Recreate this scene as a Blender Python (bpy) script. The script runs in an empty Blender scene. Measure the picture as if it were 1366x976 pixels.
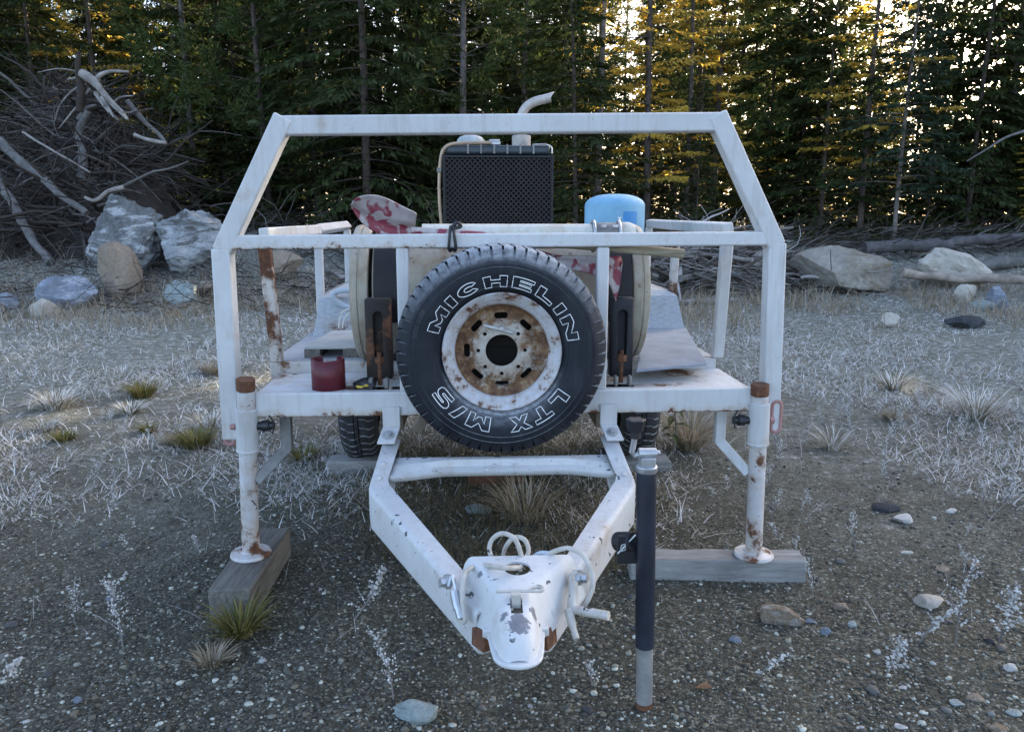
import bpy, bmesh, math, random
import numpy as np
from mathutils import Vector, Matrix, noise as mnoise
random.seed(7); RNG = np.random.default_rng(7)
R = math.radians; PI = math.pi
S = bpy.context.scene; COL = S.collection

# ------------------------------------------------------------------ camera, sky, sun, exposure
F = 1000.0; PITCH = R(11.2); CAM_H = 1.5
cd = bpy.data.cameras.new('camera'); cam = bpy.data.objects.new('camera', cd); COL.objects.link(cam)
cd.sensor_width = 36.0; cd.lens = F / 1366 * 36.0; cd.clip_start = 0.05; cd.clip_end = 3000
cam.location = (0, 0, CAM_H); cam.rotation_euler = (PI / 2 - PITCH, 0, 0); S.camera = cam
S.render.resolution_x = 1024; S.render.resolution_y = 731
SUN_EL, SUN_AZ = R(18.0), R(40.0)          # low sun behind the forest, a little to the right of the view
W = bpy.data.worlds.new('World'); S.world = W; W.use_nodes = True
wn = W.node_tree.nodes; wl = W.node_tree.links
sky = wn.new('ShaderNodeTexSky'); sky.sky_type = 'NISHITA'; sky.sun_disc = False
sky.sun_elevation = SUN_EL; sky.sun_rotation = SUN_AZ
sky.air_density = 0.7; sky.dust_density = 5.0; sky.ozone_density = 0.0; sky.altitude = 800
wl.new(sky.outputs[0], wn['Background'].inputs[0]); wn['Background'].inputs[1].default_value = 0.15
sd = bpy.data.lights.new('sun', 'SUN'); sun = bpy.data.objects.new('sun', sd); COL.objects.link(sun)
sd.energy = 5.0; sd.angle = R(0.5); sd.color = (1.0, 0.83, 0.58)
sdir = Vector((math.sin(SUN_AZ) * math.cos(SUN_EL), math.cos(SUN_AZ) * math.cos(SUN_EL), math.sin(SUN_EL)))
sun.rotation_euler = sdir.to_track_quat('Z', 'Y').to_euler(); sun.location = (30, 60, 40)
vs = S.view_settings; vs.view_transform = 'Standard'; vs.look = 'None'; vs.exposure = 2.55; vs.gamma = 1.0
S.cycles.max_bounces = 6; S.cycles.diffuse_bounces = 3; S.cycles.glossy_bounces = 2
S.cycles.transmission_bounces = 3; S.cycles.transparent_max_bounces = 4

# ------------------------------------------------------------------ measuring helpers
YAW = R(2.8); OX, OY = -0.045, 2.87          # the trailer's own frame: front beam at local y = 0
CY, SY = math.cos(YAW), math.sin(YAW)
def ray(u, v):
    x = (u - 683) / F; y = -(v - 488) / F
    return (x, math.cos(PITCH) + y * math.sin(PITCH), -math.sin(PITCH) + y * math.cos(PITCH))
def to_loc(p):
    dx, dy = p[0] - OX, p[1] - OY
    return Vector((dx * CY + dy * SY, -dx * SY + dy * CY, p[2]))
def to_world(p):
    return Vector((OX + p[0] * CY - p[1] * SY, OY + p[0] * SY + p[1] * CY, p[2]))
def LY(u, v, yl):
    r = ray(u, v); t = (yl - (OX * SY - OY * CY)) / (-r[0] * SY + r[1] * CY)
    return to_loc((r[0] * t, r[1] * t, CAM_H + r[2] * t))
def LZ(u, v, z):
    r = ray(u, v); t = (z - CAM_H) / r[2]
    return to_loc((r[0] * t, r[1] * t, z))
def WY(u, v, y):
    r = ray(u, v); t = y / r[1]
    return Vector((r[0] * t, y, CAM_H + r[2] * t))
def sstep(a, b, x):
    t = min(1, max(0, (x - a) / (b - a))); return t * t * (3 - 2 * t)
def height(x, y):
    z = 0.95 * sstep(11.5, 20.5, y + 0.08 * abs(x)) + 0.35 * sstep(11.5, 14.5, y) * sstep(-3.0, -6.5, x) * sstep(22, 17, y)
    far = sstep(3.2, 7, math.hypot(x, y - 2.6))
    if y < 60 and abs(x) < 60:
        z += far * 0.07 * (mnoise.noise(Vector((x * .45, y * .45, 0))) + .5 * mnoise.noise(Vector((x * 1.3, y * 1.3, 3))))
        z += .012 * mnoise.noise(Vector((x * 2.3, y * 2.3, 7)))
    return z
def G(u, v, y0=1.0):
    """where the line of sight through a point of the photograph meets the ground"""
    r = ray(u, v); y = y0
    while y < 80:
        t = y / r[1]; x = r[0] * t
        if CAM_H + r[2] * t <= height(x, y): return Vector((x, y, height(x, y)))
        y += 0.02 + y * .002
    return Vector((r[0] / r[1] * 22, 22, height(r[0] / r[1] * 22, 22)))

# ------------------------------------------------------------------ material helpers
def principled(name):
    m = bpy.data.materials.new(name); m.use_nodes = True
    return m, m.node_tree.nodes, m.node_tree.links, m.node_tree.nodes['Principled BSDF']
class NT:
    def __init__(s, m): s.n = m.node_tree.nodes; s.l = m.node_tree.links; s.tc = None
    def coord(s, kind='Object'):
        if s.tc is None: s.tc = s.n.new('ShaderNodeTexCoord')
        return s.tc.outputs[kind]
    def noise(s, scale, detail=5, rough=.6, vec=None, dist=0.0):
        t = s.n.new('ShaderNodeTexNoise'); t.inputs['Scale'].default_value = scale; t.inputs['Detail'].default_value = detail
        t.inputs['Roughness'].default_value = rough; t.inputs['Distortion'].default_value = dist
        s.l.new(vec if vec is not None else s.coord(), t.inputs['Vector']); return t.outputs['Fac']
    def mapping(s, scale, rot=(0, 0, 0), vec=None):
        t = s.n.new('ShaderNodeMapping'); t.inputs['Scale'].default_value = scale; t.inputs['Rotation'].default_value = rot
        s.l.new(vec if vec is not None else s.coord(), t.inputs['Vector']); return t.outputs[0]
    def voronoi(s, scale, out='Distance', vec=None, feature='F1'):
        t = s.n.new('ShaderNodeTexVoronoi'); t.inputs['Scale'].default_value = scale; t.feature = feature
        s.l.new(vec if vec is not None else s.coord(), t.inputs['Vector']); return t.outputs[out]
    def ramp(s, fac, stops):
        t = s.n.new('ShaderNodeValToRGB'); e = t.color_ramp.elements
        while len(e) < len(stops): e.new(0.5)
        for k, (p, c) in enumerate(stops):
            e[k].position = p; e[k].color = (c, c, c, 1) if isinstance(c, (int, float)) else (*c, 1)
        s.l.new(fac, t.inputs[0]); return t.outputs[0]
    def math(s, op, a, b=None):
        t = s.n.new('ShaderNodeMath'); t.operation = op
        for k, x in enumerate((a, b)):
            if x is None: continue
            if isinstance(x, (int, float)): t.inputs[k].default_value = x
            else: s.l.new(x, t.inputs[k])
        return t.outputs[0]
    def mix(s, fac, a, b):
        t = s.n.new('ShaderNodeMix'); t.data_type = 'RGBA'
        for k, x in ((0, fac), (6, a), (7, b)):
            if isinstance(x, (int, float)): t.inputs[k].default_value = x
            elif isinstance(x, tuple): t.inputs[k].default_value = (*x, 1)
            else: s.l.new(x, t.inputs[k])
        return t.outputs[2]
    def sep(s, vec=None):
        t = s.n.new('ShaderNodeSeparateXYZ'); s.l.new(vec if vec is not None else s.coord(), t.inputs[0]); return t.outputs
    def maprange(s, v, a, b, c=0.0, d=1.0):
        t = s.n.new('ShaderNodeMapRange'); s.l.new(v, t.inputs[0])
        for k, x in zip((1, 2, 3, 4), (a, b, c, d)): t.inputs[k].default_value = x
        return t.outputs[0]
    def bump(s, h, strength, dist=.01):
        t = s.n.new('ShaderNodeBump'); t.inputs['Strength'].default_value = strength; t.inputs['Distance'].default_value = dist
        s.l.new(h, t.inputs['Height']); s.l.new(t.outputs[0], s.n['Principled BSDF'].inputs['Normal'])
    def island(s):
        return s.n.new('ShaderNodeNewGeometry').outputs['Random Per Island']
def setp(b, base=None, rough=None, metal=None, spec=None):
    if base is not None: b.inputs['Base Color'].default_value = (*base, 1)
    if rough is not None: b.inputs['Roughness'].default_value = rough
    if metal is not None: b.inputs['Metallic'].default_value = metal
    if spec is not None: b.inputs['Specular IOR Level'].default_value = spec
RUST = (.125, .052, .024); RUST2 = (.055, .027, .017)
def painted(name, base, rust=.1, rough=.55, chip=.0, chipcol=(.05, .055, .06), scale=9.0, zband=None, xband=None, grime=.35, bump=.22, spots=.5, worn=()):
    """worn paint over steel: rust blooms, small specks, chips and grime as a pattern of the surface itself"""
    m, n, l, b = principled(name); t = NT(m)
    big = t.noise(scale, 8, .68)
    fac = big
    if zband:      # rust that crept up from an edge (z0 fully rusted, z1 clean)
        band = t.maprange(t.sep()[2], zband[0], zband[1], zband[2], 0.0)
        if xband: band = t.math('MULTIPLY', band, t.maprange(t.sep()[0], xband[0], xband[1], 1.0, 0.0))
        fac = t.math('ADD', big, band)
    lo = .74 - rust * .9
    mask = t.ramp(fac, [(lo, 0.0), (lo + .07, 1.0)])
    sp = t.ramp(t.noise(scale * 7, 4, .6), [(.74 - .12 * spots, 0.0), (.78 - .1 * spots, 1.0)])
    rustc = t.ramp(t.noise(45, 6, .7), [(.3, RUST2), (.55, RUST), (.78, (.24, .125, .065))])
    dirt = t.ramp(t.noise(3.5, 6, .65), [(.35, 0.0), (.75, grime)])
    c = t.mix(dirt, base, tuple(x * .62 + y for x, y in zip(base, (.02, .012, 0))))
    halo = t.ramp(fac, [(lo - .14, 0.0), (lo + .02, .55)])
    c = t.mix(halo, c, tuple(x * y for x, y in zip(base, (.72, .55, .40))))
    c = t.mix(t.math('MULTIPLY', sp, .8 * min(1, spots * 1.2)), c, rustc)
    if chip:
        cm = t.ramp(t.noise(26, 3, .5, dist=.5), [(.74 - chip * .2, 0.0), (.755 - chip * .2, 1.0)])
        c = t.mix(cm, c, chipcol)
    for wx, wy, wz, wr in worn:       # places rubbed through to the steel
        s_ = t.sep(); dd = t.math('SQRT', t.math('ADD', t.math('ADD', t.math('POWER', t.math('SUBTRACT', s_[0], wx), 2.0), t.math('POWER', t.math('SUBTRACT', s_[1], wy), 2.0)), t.math('POWER', t.math('SUBTRACT', s_[2], wz), 2.0)))
        dd = t.math('ADD', dd, t.math('MULTIPLY', t.math('SUBTRACT', t.noise(38, 5, .7), .5), wr * 2.2))
        c = t.mix(t.ramp(t.math('DIVIDE', dd, wr), [(.80, .95), (.93, 0.0)]), c, t.mix(t.noise(60, 4), (.05, .055, .07), (.22, .23, .26)))
    streak = t.ramp(t.noise(5, 6, .65, t.mapping((7, 7, .7))), [(.5, 0.0), (.78, grime * .9)])
    c = t.mix(streak, c, tuple(x * y for x, y in zip(base, (.52, .45, .38))))
    c = t.mix(mask, c, rustc)
    l.new(c, b.inputs['Base Color'])
    rr = t.mix(mask, (rough,) * 3, (.9,) * 3); l.new(rr, b.inputs['Roughness'])
    h = t.math('ADD', t.noise(140, 3), t.math('MULTIPLY', mask, -.8)); t.bump(h, bump, .004)
    return m
def simple(name, base, rough=.6, metal=0.0, var=.25, scale=12, bump=.2, bscale=60, spec=.5):
    m, n, l, b = principled(name); t = NT(m); setp(b, base, rough, metal, spec)
    c = t.mix(t.ramp(t.noise(scale, 7, .65), [(.3, 0.0), (.7, 1.0)]), tuple(x * (1 - var) for x in base), tuple(min(1, x * (1 + var)) for x in base))
    l.new(c, b.inputs['Base Color'])
    if bump: t.bump(t.noise(bscale, 5), bump, .005)
    return m
def leafy(name, cols, trans=.35, rough=.6, scale_var=None):
    """leaves, needles and blades: each one takes its own shade, light comes partly through"""
    m, n, l, b = principled(name); t = NT(m)
    c = t.ramp(t.island(), [(k / max(1, len(cols) - 1), q) for k, q in enumerate(cols)])
    oi = n.new('ShaderNodeObjectInfo')
    c = t.mix(t.math('MULTIPLY', oi.outputs['Random'], .45), c, tuple(q * .6 for q in cols[len(cols) // 2]))
    l.new(c, b.inputs['Base Color']); setp(b, None, rough, 0, .25)
    if trans:
        tr = n.new('ShaderNodeBsdfTranslucent'); l.new(c, tr.inputs[0])
        mx = n.new('ShaderNodeMixShader'); mx.inputs[0].default_value = trans
        l.new(b.outputs[0], mx.inputs[1]); l.new(tr.outputs[0], mx.inputs[2]); l.new(mx.outputs[0], n['Material Output'].inputs[0])
    return m
def wood(name, c0, c1, axis=1, rough=.85):
    m, n, l, b = principled(name); t = NT(m)
    sc = [14, 14, 14]; sc[axis] = 1.2
    v = t.mapping(tuple(sc))
    g = t.noise(3.0, 8, .7, v, .6)
    c = t.mix(t.ramp(g, [(.3, 0.0), (.7, 1.0)]), c0, c1)
    c = t.mix(t.ramp(t.noise(4, 5), [(.45, 0.0), (.8, .55)]), c, tuple(x * .45 for x in c0))
    l.new(c, b.inputs['Base Color']); setp(b, None, rough, 0, .3); t.bump(t.noise(8, 6, .7, v), .5, .006)
    return m
def rockmat(name, cols, streak=None, scale=2.0):
    m, n, l, b = principled(name); t = NT(m)
    g = t.noise(scale, 10, .72, dist=.8)
    c = t.ramp(g, [(.25 + .5 * k / max(1, len(cols) - 1), q) for k, q in enumerate(cols)])
    if streak:
        v = t.mapping((1.1, 1.1, 4.5), (.5, .7, .2))
        c = t.mix(t.ramp(t.noise(scale * .8, 8, .7, v, 1.4), [(.50, 0.0), (.60, .9)]), c, streak)
    fine = t.noise(scale * 14, 6, .7)
    c = t.mix(t.ramp(fine, [(.35, .35), (.65, 0.0)]), c, tuple(x * .4 for x in cols[0]))
    l.new(c, b.inputs['Base Color']); setp(b, None, .9, 0, .25)
    cr = t.voronoi(scale * 1.5, feature='DISTANCE_TO_EDGE')
    h = t.math('ADD', t.math('MULTIPLY', fine, .5), t.noise(scale * 3, 8, .7)); h = t.math('ADD', h, t.math('MULTIPLY', t.ramp(cr, [(0, 0.0), (.05, 1.0)]), .12))
    t.bump(h, .9, .05)
    return m

# ------------------------------------------------------------------ mesh helpers
BASE = {}
class MB:
    def __init__(s): s.v = []; s.f = []
    def add(s, vs, fs):
        o = len(s.v); s.v += [tuple(p) for p in vs]; s.f += [tuple(i + o for i in f) for f in fs]; return s
    def box(s, x0, x1, y0, y1, z0, z1):
        return s.add([(x, y, z) for x in (x0, x1) for y in (y0, y1) for z in (z0, z1)],
                     [(0, 1, 3, 2), (4, 6, 7, 5), (0, 4, 5, 1), (2, 3, 7, 6), (0, 2, 6, 4), (1, 5, 7, 3)])
    def bar(s, p, q, w, h, up=(0, 0, 1), cutp=None, cutq=None):
        p, q = Vector(p), Vector(q); d = (q - p).normalized(); a = d.cross(Vector(up)).normalized(); b = a.cross(d)
        vs = [c + a * i * w / 2 + b * j * h / 2 for c in (p, q) for i in (-1, 1) for j in (-1, 1)]
        return s.add(vs, [(0, 1, 3, 2), (4, 6, 7, 5), (0, 4, 5, 1), (2, 3, 7, 6), (0, 2, 6, 4), (1, 5, 7, 3)])
    def hexa(s, a, b):   # two quads, corner to corner
        return s.add(list(a) + list(b), [(3, 2, 1, 0), (4, 5, 6, 7), (0, 1, 5, 4), (1, 2, 6, 5), (2, 3, 7, 6), (3, 0, 4, 7)])
    def prism(s, poly, fn0, fn1):
        n = len(poly); vs = [fn0(*p) for p in poly] + [fn1(*p) for p in poly]
        return s.add(vs, [tuple(range(n))[::-1], tuple(range(n, 2 * n))] + [(i, (i + 1) % n, n + (i + 1) % n, n + i) for i in range(n)])
    def tube(s, pts, r, n=8, closed=False, caps=True):
        pts = [Vector(p) for p in pts]; N = len(pts); rs = r if isinstance(r, (list, tuple)) else [r] * N
        vs = []; ref = None
        for i, p in enumerate(pts):
            a = pts[(i - 1) % N] if (i or closed) else p; b = pts[(i + 1) % N] if (i < N - 1 or closed) else p
            d = (b - a).normalized() if (b - a).length > 1e-9 else Vector((0, 0, 1))
            if ref is None: ref = d.orthogonal().normalized()
            ref = (ref - d * ref.dot(d)); ref = ref.normalized() if ref.length > 1e-6 else d.orthogonal().normalized()
            w = d.cross(ref)
            vs += [p + (ref * math.cos(k * 2 * PI / n) + w * math.sin(k * 2 * PI / n)) * rs[i] for k in range(n)]
        fs = []
        for i in range(N if closed else N - 1):
            j = (i + 1) % N
            fs += [(i * n + k, i * n + (k + 1) % n, j * n + (k + 1) % n, j * n + k) for k in range(n)]
        if caps and not closed: fs += [tuple(range(n))[::-1], tuple((N - 1) * n + k for k in range(n))]
        return s.add(vs, fs)
    def lathe(s, prof, n, M=None, angs=None, closed_prof=False, cap=False):
        M = M or Matrix(); angs = angs or [k * 2 * PI / n for k in range(n)]; n = len(angs); m = len(prof)
        vs = [M @ Vector((r * math.cos(a), r * math.sin(a), z)) for a in angs for (r, z) in prof]
        fs = []
        for i in range(n):
            j = (i + 1) % n
            for k in range(m if closed_prof else m - 1):
                k2 = (k + 1) % m; fs.append((i * m + k, j * m + k, j * m + k2, i * m + k2))
        if cap:
            fs.append(tuple(i * m for i in range(n))[::-1]); fs.append(tuple(i * m + m - 1 for i in range(n)))
        return s.add(vs, fs)
    def build(s, name, mat, parent=None, bevel=0.0, smooth=True, ang=35, seg=2, recalc=True):
        b = Vector(BASE.get(parent.name, (0, 0, 0))) if parent else Vector((0, 0, 0))
        me = bpy.data.meshes.new(name); me.from_pydata([tuple(Vector(p) - b) for p in s.v], [], s.f)
        if recalc:
            bm = bmesh.new(); bm.from_mesh(me); bmesh.ops.recalc_face_normals(bm, faces=bm.faces); bm.to_mesh(me); bm.free()
        if smooth: me.shade_smooth(); me.set_sharp_from_angle(angle=R(ang))
        me.materials.append(mat)
        o = bpy.data.objects.new(name, me); COL.objects.link(o)
        if parent: o.parent = parent; BASE[o.name] = tuple(b)
        if bevel:
            mo = o.modifiers.new('bevel', 'BEVEL'); mo.width = bevel; mo.segments = seg; mo.limit_method = 'ANGLE'; mo.angle_limit = R(40)
        return o
def nmesh(name, verts, faces, mat, parent=None, smooth=False, nper=4):
    """fast mesh from numpy arrays: verts (N,3), faces (M,nper)"""
    me = bpy.data.meshes.new(name); M = len(faces)
    me.vertices.add(len(verts)); me.vertices.foreach_set('co', np.asarray(verts, np.float32).ravel())
    me.loops.add(M * nper); me.loops.foreach_set('vertex_index', np.asarray(faces, np.int32).ravel())
    me.polygons.add(M); me.polygons.foreach_set('loop_start', np.arange(0, M * nper, nper, dtype=np.int32))
    me.update(calc_edges=True)
    if smooth: me.shade_smooth()
    me.materials.append(mat)
    o = bpy.data.objects.new(name, me); COL.objects.link(o)
    if parent: o.parent = parent
    return o
def tag(o, label=None, cat=None, group=None, kind=None):
    if label: o['label'] = label
    if cat: o['category'] = cat
    if group: o['group'] = group
    if kind: o['kind'] = kind
    return o
def thing(name, label, cat, loc=(0, 0, 0), rz=0.0, group=None, base=None):
    o = bpy.data.objects.new(name, None); o.empty_display_size = .1; COL.objects.link(o)
    o.location = loc; o.rotation_euler = (0, 0, rz); BASE[o.name] = base or (0, 0, 0)
    return tag(o, label, cat, group)
def tthing(name, label, cat, base=(0, 0, 0), group=None):
    """a thing measured in the trailer's frame"""
    return thing(name, label, cat, to_world(base), YAW, group, tuple(base))
def single(mb, name, mat, label, cat, base=(0, 0, 0), group=None, **k):
    """a one-mesh thing measured in the trailer's frame"""
    b = Vector(base); mb.v = [tuple(Vector(p) - b) for p in mb.v]
    o = mb.build(name, mat, None, **k); o.location = to_world(base); o.rotation_euler = (0, 0, YAW)
    return tag(o, label, cat, group)
def cut(o, *mbs):
    for mb in mbs:
        c = mb.build('cutter', o.data.materials[0], None, smooth=False)
        if o.parent: c.parent = o.parent; b = Vector(BASE[o.name]); c.data.transform(Matrix.Translation(-b))
        else: c.matrix_world = o.matrix_world
        md = o.modifiers.new('cut', 'BOOLEAN'); md.object = c; md.operation = 'DIFFERENCE'; md.solver = 'EXACT'
        dg = bpy.context.evaluated_depsgraph_get(); me = bpy.data.meshes.new_from_object(o.evaluated_get(dg))
        o.modifiers.remove(md); o.data = me; bpy.data.objects.remove(c)
    o.data.shade_smooth(); o.data.set_sharp_from_angle(angle=R(35))
    return o
def copy_tree(o, parent=None):
    c = o.copy(); COL.objects.link(c); c.parent = parent
    for ch in o.children: copy_tree(ch, c)
    return c
def arc(p, a, b, n=8):   # quadratic curve through three control points
    p, a, b = Vector(p), Vector(a), Vector(b)
    return [p * (1 - t) ** 2 + a * 2 * t * (1 - t) + b * t * t for t in [k / n for k in range(n + 1)]]
def spline(pts, n=6):
    P = [Vector(p) for p in pts]; out = []
    for i in range(len(P) - 1):
        p0 = P[max(i - 1, 0)]; p1 = P[i]; p2 = P[i + 1]; p3 = P[min(i + 2, len(P) - 1)]
        for k in range(n):
            t = k / n
            out.append(.5 * ((2 * p1) + (p2 - p0) * t + (2 * p0 - 5 * p1 + 4 * p2 - p3) * t * t + (3 * p1 - p0 - 3 * p2 + p3) * t ** 3))
    return out + [P[-1]]
#---MORE---
# ------------------------------------------------------------------ materials of the trailer
WHITE = (.54, .545, .545)
M_paint = painted('white_paint', WHITE, rust=.045, grime=.6, spots=.42)
M_chip = painted('chipped_white_paint', WHITE, rust=.07, grime=.4, chip=.34, spots=.7, scale=7)
M_rail = painted('rail_paint', WHITE, rust=.06, grime=.3, spots=.5, zband=(1.375, 1.425, .24), xband=(-.35, -.1), scale=26)
M_beam = painted('beam_paint', WHITE, rust=.04, grime=.5, spots=.5, zband=(.735, .775, .24), scale=10)
M_deck = painted('deck_paint', (.6, .63, .65), rust=.2, grime=.5, spots=.6, scale=4.5, rough=.6)
M_leg = painted('leg_paint', (.56, .56, .57), rust=.20, grime=.6, chip=.12, spots=.8, scale=8)
M_rustcap = painted('rusty_steel', (.2, .12, .08), rust=.6, spots=1, scale=22, rough=.95)
M_rustpost = painted('rust_streaked_paint', (.62, .62, .62), rust=.34, grime=.6, spots=.9, scale=5)
M_black = painted('black_painted_steel', (.006, .008, .014), rust=.10, grime=.5, spots=.35, scale=6, rough=.65)
M_blackrust = painted('rust_faded_black_steel', (.02, .017, .016), rust=.26, grime=.9, spots=.6, scale=7, rough=.8)
M_blackpl = simple('black_plastic', (.015, .016, .02), .45, var=.2)
M_galv = simple('galvanised_steel', (.42, .43, .44), .42, .7, .25, 20)
M_dull = simple('dull_grey_steel', (.19, .19, .185), .6, .3, .35, 14)
M_under = painted('grimy_underframe_paint', (.26, .24, .2), rust=.22, grime=.9, spots=.8, scale=6, rough=.8)
M_cable = painted('white_coated_cable', (.50, .475, .43), rust=.06, grime=.9, chip=.3, chipcol=(.03, .03, .03), spots=.5, scale=14)
M_pink = painted('faded_red_paint', (.36, .19, .18), rust=.15, grime=.5, spots=.6, scale=12)
M_cream = painted('cream_tank_paint', (.42, .39, .32), rust=.16, grime=.95, spots=.65, scale=9, rough=.55, chip=.12, chipcol=(.2, .17, .12))
M_pvc = painted('frosted_cream_pipe', (.58, .57, .51), rust=.05, grime=.7, spots=.4, scale=7)
M_blue = simple('light_blue_paint', (.16, .35, .50), .6, 0, .2, 5, .15)
M_bluelabel = simple('blue_label', (.035, .22, .5), .4, 0, .05, 5, .05)
M_maroon = simple('dark_red_paint', (.095, .008, .016), .5, 0, .3, 9, .15)
M_rope = simple('white_cord', (.7, .68, .62), .9, 0, .15, 40)
M_hose = simple('pale_grey_hose', (.36, .42, .47), .5, 0, .12, 14)
M_plywood = wood('weathered_board', (.33, .33, .31), (.5, .5, .49), 0)
M_timber_y = wood('grey_timber', (.07, .064, .056), (.21, .195, .17), 1)
M_timber_x = wood('silver_grey_timber', (.15, .148, .14), (.36, .355, .345), 0)
M_handle = wood('ash_handle', (.2, .17, .12), (.42, .38, .3), 0)
M_redwood = wood('red_brown_wood', (.12, .05, .03), (.2, .09, .055), 0)
M_sheet = simple('frosted_steel_sheet', (.20, .23, .275), .65, 0, .25, 9, .12, 200)
def shovelmat():
    m, n, l, b = principled('worn_red_shovel_paint'); t = NT(m)
    k = t.noise(15, 3, .5, dist=.6)
    red = t.mix(t.ramp(t.noise(30, 5), [(.3, 0.0), (.7, 1.0)]), (.17, .016, .034), (.22, .035, .06))
    bare = t.mix(t.ramp(t.noise(22, 6), [(.3, 0.0), (.7, 1.0)]), (.27, .23, .235), (.40, .36, .35))
    l.new(t.mix(t.ramp(k, [(.525, 0.0), (.58, 1.0)]), bare, red), b.inputs['Base Color'])
    setp(b, None, .5); t.bump(t.noise(60, 4), .15, .003); return m
M_shovel = shovelmat()
def treadplate():
    """checker plate: raised bars laid in alternating directions, over paint"""
    m = painted('painted_checker_plate', (.41, .44, .47), rust=.10, grime=.5, spots=.5, scale=5, rough=.5)
    t = NT(m); hs = []; q = t.sep(); cb = t.n.new('ShaderNodeCombineXYZ'); t.l.new(q[0], cb.inputs[0]); t.l.new(t.math('ADD', q[1], t.math('MULTIPLY', q[2], .8)), cb.inputs[1]); sl = t.math
    vs_ = t.n.new('ShaderNodeVectorMath'); vs_.operation = 'SCALE'; vs_.inputs['Scale'].default_value = 1.5; t.l.new(cb.outputs[0], vs_.inputs[0]); sl = vs_.outputs[0]
    for ang, off in ((R(45), 0.0), (R(-45), .5)):
        v = t.mapping((26, 52, 26), (0, 0, ang), sl)
        s = t.sep(v)
        fx = t.math('ABSOLUTE', t.math('SUBTRACT', t.math('FRACT', t.math('ADD', s[0], off)), .5))
        fy = t.math('ABSOLUTE', t.math('SUBTRACT', t.math('FRACT', t.math('ADD', t.math('MULTIPLY', s[1], .5), off)), .5))
        d = t.math('ADD', t.math('POWER', t.math('MULTIPLY', fx, 2.6), 2.0), t.math('POWER', t.math('MULTIPLY', fy, 5.0), 2.0))
        hs.append(t.ramp(d, [(.55, 1.0), (1.0, 0.0)]))
    t.bump(t.math('MAXIMUM', hs[0], hs[1]), .8, .008)
    return m
M_tread = treadplate()
def tyremat(name='worn_tyre_rubber', base=(.007, .009, .014), dust=.13):
    m, n, l, b = principled(name); t = NT(m)
    g = t.noise(7, 8, .65); v = t.mapping((6, 6, 1.0)); st = t.noise(3, 6, .6, v)
    c = t.mix(t.ramp(g, [(.3, 0.0), (.8, dust)]), base, (.16, .17, .19))
    c = t.mix(t.ramp(st, [(.5, 0.0), (.8, .4 * dust * 3)]), c, (.12, .135, .16))
    up = n.new('ShaderNodeNewGeometry'); z = t.sep(up.outputs['Normal'])[2]
    frost = t.math('MULTIPLY', t.ramp(z, [(.2, 0.0), (.95, .75)]), t.ramp(t.noise(50, 5), [(.3, .3), (.6, 1.0)]))
    c = t.mix(frost, c, (.5, .53, .56))       # rime settled on what faces up
    l.new(c, b.inputs['Base Color']); setp(b, None, .62, 0, .22); t.bump(t.noise(120, 4), .25, .003); return m
M_tyre = tyremat(); M_tyre2 = tyremat('dusty_trailer_tyre', (.02, .02, .021), .2)
M_letter = simple('white_lettering', (.85, .86, .86), .6, 0, .1, 30, 0)
M_smallprint = simple('raised_grey_print', (.075, .08, .09), .6, 0, .1, 30, 0)
M_rimwhite = painted('rusting_white_wheel_paint', (.52, .53, .56), rust=.22, grime=.5, spots=.9, scale=16)
def rimdisc():
    m, n, l, b = principled('rusted_wheel_disc'); t = NT(m)
    s = t.sep(); r = t.math('SQRT', t.math('ADD', t.math('POWER', s[0], 2.0), t.math('POWER', s[2], 2.0)))
    ring = t.maprange(r, .06, .15, -.13, .10)     # the paint has kept longest round the hub
    f = t.math('ADD', t.noise(17, 9, .75), ring)
    rc = t.ramp(t.noise(24, 7, .7), [(.28, (.04, .019, .011)), (.42, (.095, .045, .022)), (.54, (.165, .088, .042)), (.64, (.28, .19, .11)), (.75, (.43, .37, .28))])
    wc = t.mix(t.ramp(t.noise(20, 5), [(.3, 0.0), (.7, 1.0)]), (.44, .42, .38), (.26, .2, .14))
    l.new(t.mix(t.ramp(f, [(.43, 0.0), (.54, 1.0)]), wc, rc), b.inputs['Base Color']); setp(b, None, .8)
    t.bump(t.noise(70, 6), .4, .004); return m
M_rimdisc = rimdisc()

# ------------------------------------------------------------------ the trailer
trailer = thing('utility_trailer', 'white painted flat deck equipment trailer with roll frame, tongue and rust spots on gravel', 'trailer', to_world((0, 0, 0)), YAW)
T = trailer
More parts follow.
